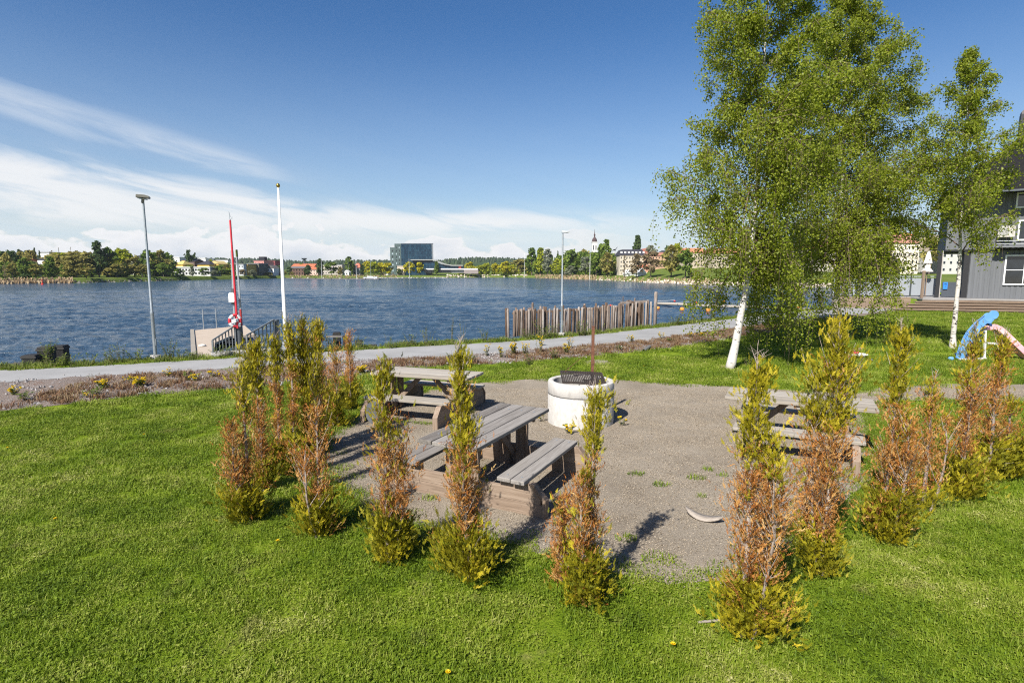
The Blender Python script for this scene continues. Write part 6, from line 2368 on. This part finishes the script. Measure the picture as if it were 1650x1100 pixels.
# right-hand buildings
t, W_, H, rf = B('cream_apartment_block', 'cream apartment block with a black mansard roof right of the church', 999, 1040, 411, 36, (.48, .43, .34), ('mansard', 9, (.03, .03, .04)), 4, 9, 12, 0, .42, .5)
for k in range(7):
    MB().box((-W_ / 2 + W_ * (k + .5) / 7, .9, H + 1.0), (.9, 1.2, 1.0)).build('dormer', wallmat(white), t)
t, W_, H, rf = B('balcony_block', 'white block with stacked rounded balconies at the left end of the cream block', 988, 1000, 408, 33, (.6, .58, .54), ('flat', 0, (.5, .5, .48)), 4, 1, 10, 0, .5)
for k in range(4):
    MB().lathe([(W_ * .42, 0), (W_ * .42, .9), (W_ * .36, .9), (W_ * .36, .1), (0, .1)], c=(0, -.2, .9 + k * (H - .6) / 4), n=18, close=False).build('balcony', wallmat(white), t)
B('white_tent_house', 'white gabled front on the lawn before the cream block, left one', 1010, 1022, 441, 18, white, ('front', 7, white), 1, 1, 8)
B('white_gable_annex', 'white gabled front on the lawn before the cream block, right one', 1029, 1041, 440, 18, white, ('front', 8, white), 1, 1, 8)
B('brick_gable_house', 'reddish brick house with a steep gable right of the black mansard roof', 1036, 1047, 409, 60, (.4, .17, .11), ('front', 9, (.33, .12, .08)), 3, 3)
B('orange_house', 'orange plastered house with a red-brown roof behind the brown-olive tree', 1046, 1074, 412, 50, (.46, .29, .19), ('gable', 6, (.33, .15, .10)), 4, 6)
B('pink_cottage', 'small salmon cottage at the foot of the slope behind the trees', 1034, 1044, 430, 34, (.6, .3, .2), ('gable', 4, (.5, .16, .08)), 1, 3)
B('dark_roof_house', 'house with a dark roof on the skyline left of the golden-olive tree', 1066, 1080, 408, 70, (.5, .42, .33), ('hip', 5, dkroof), 2, 3)
B('orange_roof_block', 'cream block with an orange tiled roof behind the birch twigs on the right shore', 1108, 1138, 407, 52, (.42, .36, .27), ('gable', 8, (.42, .18, .09)), 4, 6)
B('right_orange_block', 'long block with an orange roof mostly hidden behind the nearest birch', 1150, 1230, 408, 52, (.42, .36, .27), ('gable', 9, (.38, .17, .09)), 4, 12)
B('right_row_block', 'pale block with a red roof mostly hidden behind the large birch', 1300, 1400, 400, 40, (.48, .44, .37), ('gable', 12, (.42, .17, .1)), 4, 14)
t, W_, H, rf = B('pale_red_roof_flats', 'pale cream flats with a faded red roof, left of the house, seen under the birch', 1425, 1482, 392, 34, (.70, .63, .52), ('gable', 15, (.42, .2, .14)), 4, 9, 12, 0, .38, .5)
B('hill_flats', 'white and tan block on the hill above the golden-olive tree near the house', 1500, 1522, 380, 70, (.5, .42, .32), ('flat', 0, (.4, .34, .28)), 2, 3)
B('orange_cottage', 'cottage with a bright orange roof above the pale flats', 1462, 1478, 379, 66, (.6, .45, .3), ('gable', 5, (.6, .17, .05)), 1, 3)
B('white_porch_block', 'white block seen through the porch between the birch trunk and the house', 1518, 1550, 405, 36, (.5, .49, .46), ('flat', 0, (.5, .49, .46)), 3, 3, 10, 0, .35, .4)

# ------------------------------------------------------------------ shore details
def far_rocks(name, x0, x1, n, smin, smax, cols, label, dz=.0, r0=-.3, r1=1.2):
    Q, T = [], []
    for i in range(n):
        px = R.uniform(x0, x1)
        p = far_pt(px, R.uniform(r0, r1))
        s = R.uniform(smin, smax)
        c = np.array((p.x, p.y, max(-1, p.z) + dz))
        t_ = R.random()
        b_ = [c + np.array((math.cos(a) * s * R.uniform(.8, 1.4), math.sin(a) * s, -.1)) for a in (.3, 1.9, 3.4, 5.0)]
        tp = [c + (q - c) * .5 + np.array((R.uniform(-.1, .1), 0, s * R.uniform(.6, 1.0))) for q in b_]
        Q.append(tp)
        T.append(t_)
        for j in range(4):
            Q.append([b_[j], b_[(j + 1) % 4], tp[(j + 1) % 4], tp[j]])
            T.append(min(1, max(0, t_ + R.gauss(0, .1))))
    tag(quads(name, np.array(Q), T, M(name + '_stone', cols, .9, .9, 1)), label, 'rocks', kind='stuff')


ROCK = [(.2, .16, .12), (.4, .34, .27), (.58, .52, .44)]
far_rocks('shore_rocks', 960, 1400, 420, .25, .6, ROCK, 'pale boulders lining the far shore on the right')
far_rocks('shore_stones', 120, 300, 120, .15, .4, [(.08, .07, .06), (.2, .18, .16), (.35, .32, .28)], 'dark stones along the far left shore')
far_rocks('rubble', 720, 850, 90, .3, .9, ROCK, 'sandy rubble and boulders below the conference hall', 0, .5, 4)
far_rocks('breakwater_stones', 600, 720, 150, .25, .5, [(.1, .1, .1), (.3, .28, .26), (.6, .58, .55)], 'light and dark stones of the breakwater before the hotel', .1, -6, -4)


def reeds(x0, x1, n, h, label, r0, r1):
    Q, T = [], []
    for i in range(n):
        p = far_pt(R.uniform(x0, x1), R.uniform(r0, r1))
        c = np.array((p.x, p.y, max(p.z, -1.05)))
        a = R.uniform(0, 3.14)
        w = np.array((math.cos(a), math.sin(a), 0)) * R.uniform(.15, .4)
        e = np.array((R.gauss(0, .2), R.gauss(0, .2), h * R.uniform(.6, 1.1)))
        Q.append([c - w, c + w, c + w * .5 + e, c - w * .5 + e])
        T.append(R.random())
    tag(quads('reeds', np.array(Q), T, m_reed), label, 'reeds', kind='stuff')


m_reed = M('dry_reeds', [(.22, .15, .08), (.40, .29, .17), (.5, .4, .25)], .9, .8, 1, trans=.2)
reeds(-400, 118, 2600, 1.1, 'dry tan reeds along the far left shore', -1.0, 1.6)
reeds(862, 960, 700, 1.0, 'dry tan reeds along the far shore behind the right street lamp', -.6, 2.5)
reeds(960, 1160, 420, .7, 'dry grass between the boulders on the right far shore', -.2, 2)
reeds(468, 640, 420, .7, 'dry tan grass at the water before the town', .3, 2.5)

# boats, jetty and poles
def sailboat(px, yw, w, ymast, label, col):
    b = at(px, yw, -1)
    b = Vector((b.x, b.y, -1))
    L = w / FOC * b.y
    t = thing('sailboat', label, 'sailboat', b, R.uniform(-.2, .2), 'sailing boats at the floating jetty')
    mb = MB()
    ln = 9
    vs, fs = [], []
    for i in range(ln):
        u = i / (ln - 1)
        hw = .9 * math.sin(math.pi * (.12 + .88 * u) ** .9) ** .7 * (1 if u < .98 else .05) + .02
        sh = .75 + .25 * u * u
        x = (u - .5) * L
        vs += [(x, -hw, sh), (x, -hw * .6, -.15), (x, hw * .6, -.15), (x, hw, sh)]
    for i in range(ln - 1):
        for k in range(3):
            fs.append((i * 4 + k, i * 4 + k + 1, i * 4 + 5 + k, i * 4 + 4 + k))
        fs.append((i * 4 + 3, i * 4, i * 4 + 4, i * 4 + 7))
    fs += [(0, 1, 2, 3), tuple((ln - 1) * 4 + k for k in (3, 2, 1, 0))]
    mb.add(vs, fs)
    mb.build('hull', wallmat(col), t)
    MB().box((-.2, 0, 1.0), (L * .4, 1.1, .5)).build('cabin', white_paint, t, bevel=.08)
    hm = zat(px, ymast, b.y).z + 1
    MB().tube([(.3, 0, .7), (.3, 0, hm)], [.10, .07], 6).build('mast', steel_galv, t)
    MB().bar((.3, 0, 1.7), (-L * .35, 0, 1.6), .14, .14).build('boom', steel_galv, t)


sailboat(561, 447.6, 16, 417, 'white sailing boat at the left end of the floating jetty, bare mast', (.72, .72, .72))
sailboat(597, 448.6, 22, 418, 'longer white sailing boat with a blue stripe before the yellow trees, bare mast', (.66, .68, .74))
p, q_ = at(455, 448.6, -.9), at(612, 450.0, -.9)
t = thing('floating_jetty', 'long thin dark floating jetty before the town on the far shore', 'jetty', p)
MB().bar((0, 0, .1), (q_ - p) + Vector((0, 0, .1)), 1.6, .45).build('deck', wallmat((.12, .11, .10)), t)
for k in range(12):
    c = (q_ - p) * ((k + .5) / 12)
    MB().box((c.x, c.y - .9, .35), (.8, .3, .35)).build('fender', wallmat((.55, .53, .5) if k % 2 else (.04, .04, .04)), t)
for px_, yw, yt, lab in ((659, 448, 417, 'thin white pole before the glass hotel and the hall'), (573.5, 448, 420, 'thin pale pole left of the longer sailing boat'), (140.5 + 377, 448, 419, 'thin pole in front of the dark tall tree by the grey flats'),
                         (845, 446, 408, 'grey pole left of the three tall birch-like trees'), (951, 445, 409, 'thin pole in front of the grey-green willow')):
    b = far_pt(px_, .6)
    e = zat(px_, yt, b.y)
    o = MB().lathe([(.10, -.5), (.07, e.z - b.z)], n=8).build('pole', white_paint, loc=Vector((e.x, b.y, b.z)))
    tag(o, lab, 'pole', 'poles on the far shore')
b = at(68.5, 458.5, -1)
t = thing('sea_mark', 'small red sea mark floating before the reeds at the far left', 'sea mark', b)
MB().lathe([(.35, -.2), (.35, .25), (.12, .35), (.10, 1.5), (0, 1.55)], n=10, close=False).build('buoy_body', m_redbuoy, t)
# bird sculpture on its pole
b = far_pt(990.5, 30)
e = zat(990.5, 404, b.y)
t = thing('bird_sculpture', 'black bird-shaped sculpture with raised wings on a pole beside the black mansard roof', 'sculpture', Vector((e.x, b.y, b.z)))
hz_ = e.z - b.z
MB().lathe([(.16, 0), (.12, hz_)], n=8).build('pole', wallmat((.4, .4, .4)), t)
s_ = b.y / FOC
mb = MB()
mb.prism([(-5.2 * s_, -1.6 * s_), (-3.2 * s_, -.1 * s_), (-1.4 * s_, 1.3 * s_), (1.2 * s_, 1.6 * s_), (3.2 * s_, 4.2 * s_), (5.0 * s_, 5.2 * s_), (3.0 * s_, 2.8 * s_), (1.4 * s_, .2 * s_), (1.0 * s_, -1.4 * s_), (-.4 * s_, -.4 * s_), (-2.6 * s_, -.9 * s_)], -.15, .15, 'y')
mb.build('bird', wallmat((.015, .015, .015)), t, loc=(0, 0, hz_ + .3))
# water tower on the hill
b = zat(490.5, 424, 900)
e = zat(490.5, 416, 900)
t = thing('water_tower', 'mushroom-shaped water tower on the far wooded ridge', 'water tower', b)
hh = e.z - b.z
MB().lathe([(1.6, -3), (1.3, hh * .6), (4.4, hh * .92), (4.6, hh), (0, hh + .3)], n=18, close=False).build('tower', wallmat((.07, .075, .08)), t)
# brown grazing animal figure on the right-hand lawn
b = far_pt(1112, 12)
b.x = zat(1112, 446, b.y).x
t = thing('horse', 'small brown horse grazing on the far lawn below the orange roofs', 'horse', b, .5)
mb = MB()
for pp, rr_ in (([(-.75, 0, 1.1), (-.45, 0, 1.12), (.2, 0, 1.05), (.65, 0, 1.15)], [.2, .34, .33, .25]), ([(.6, 0, 1.2), (1.0, 0, 1.05), (1.25, 0, .55)], [.24, .17, .12]), ([(1.2, 0, .62), (1.45, 0, .28)], [.13, .08])):
    mb.tube(pp, rr_, 10)
for x, y, k in ((-.6, .16, 1), (-.6, -.16, 1), (.5, .15, 0), (.5, -.15, 0)):
    mb.tube([(x, y, 1.0), (x + (.08 if k else .02), y, .62), (x - (.05 if k else 0), y, .35), (x, y, -.02)], [.16, .10, .06, .06], 8)
mb.tube([(-.8, 0, 1.2), (-.98, 0, .9), (-.95, 0, .5)], [.05, .07, .02], 6)
mb.build('body', wallmat((.14, .065, .03)), t, smooth=True)
# ------------------------------------------------------------------ air
m_haze = bpy.data.materials.new('haze_air')
m_haze.use_nodes = True
t = m_haze.node_tree
t.nodes.remove(t.nodes['Principled BSDF'])
pv = t.nodes.new('ShaderNodeVolumePrincipled')
pv.inputs['Color'].default_value = (.80, .88, 1, 1)
pv.inputs['Density'].default_value = .0001
pv.inputs['Anisotropy'].default_value = .2
t.links.new(pv.outputs[0], t.nodes['Material Output'].inputs['Volume'])
o = MB().box((0, 830, 39.5), (4000, 1900, 89)).build('haze', m_haze)
tag(o, kind='stuff')
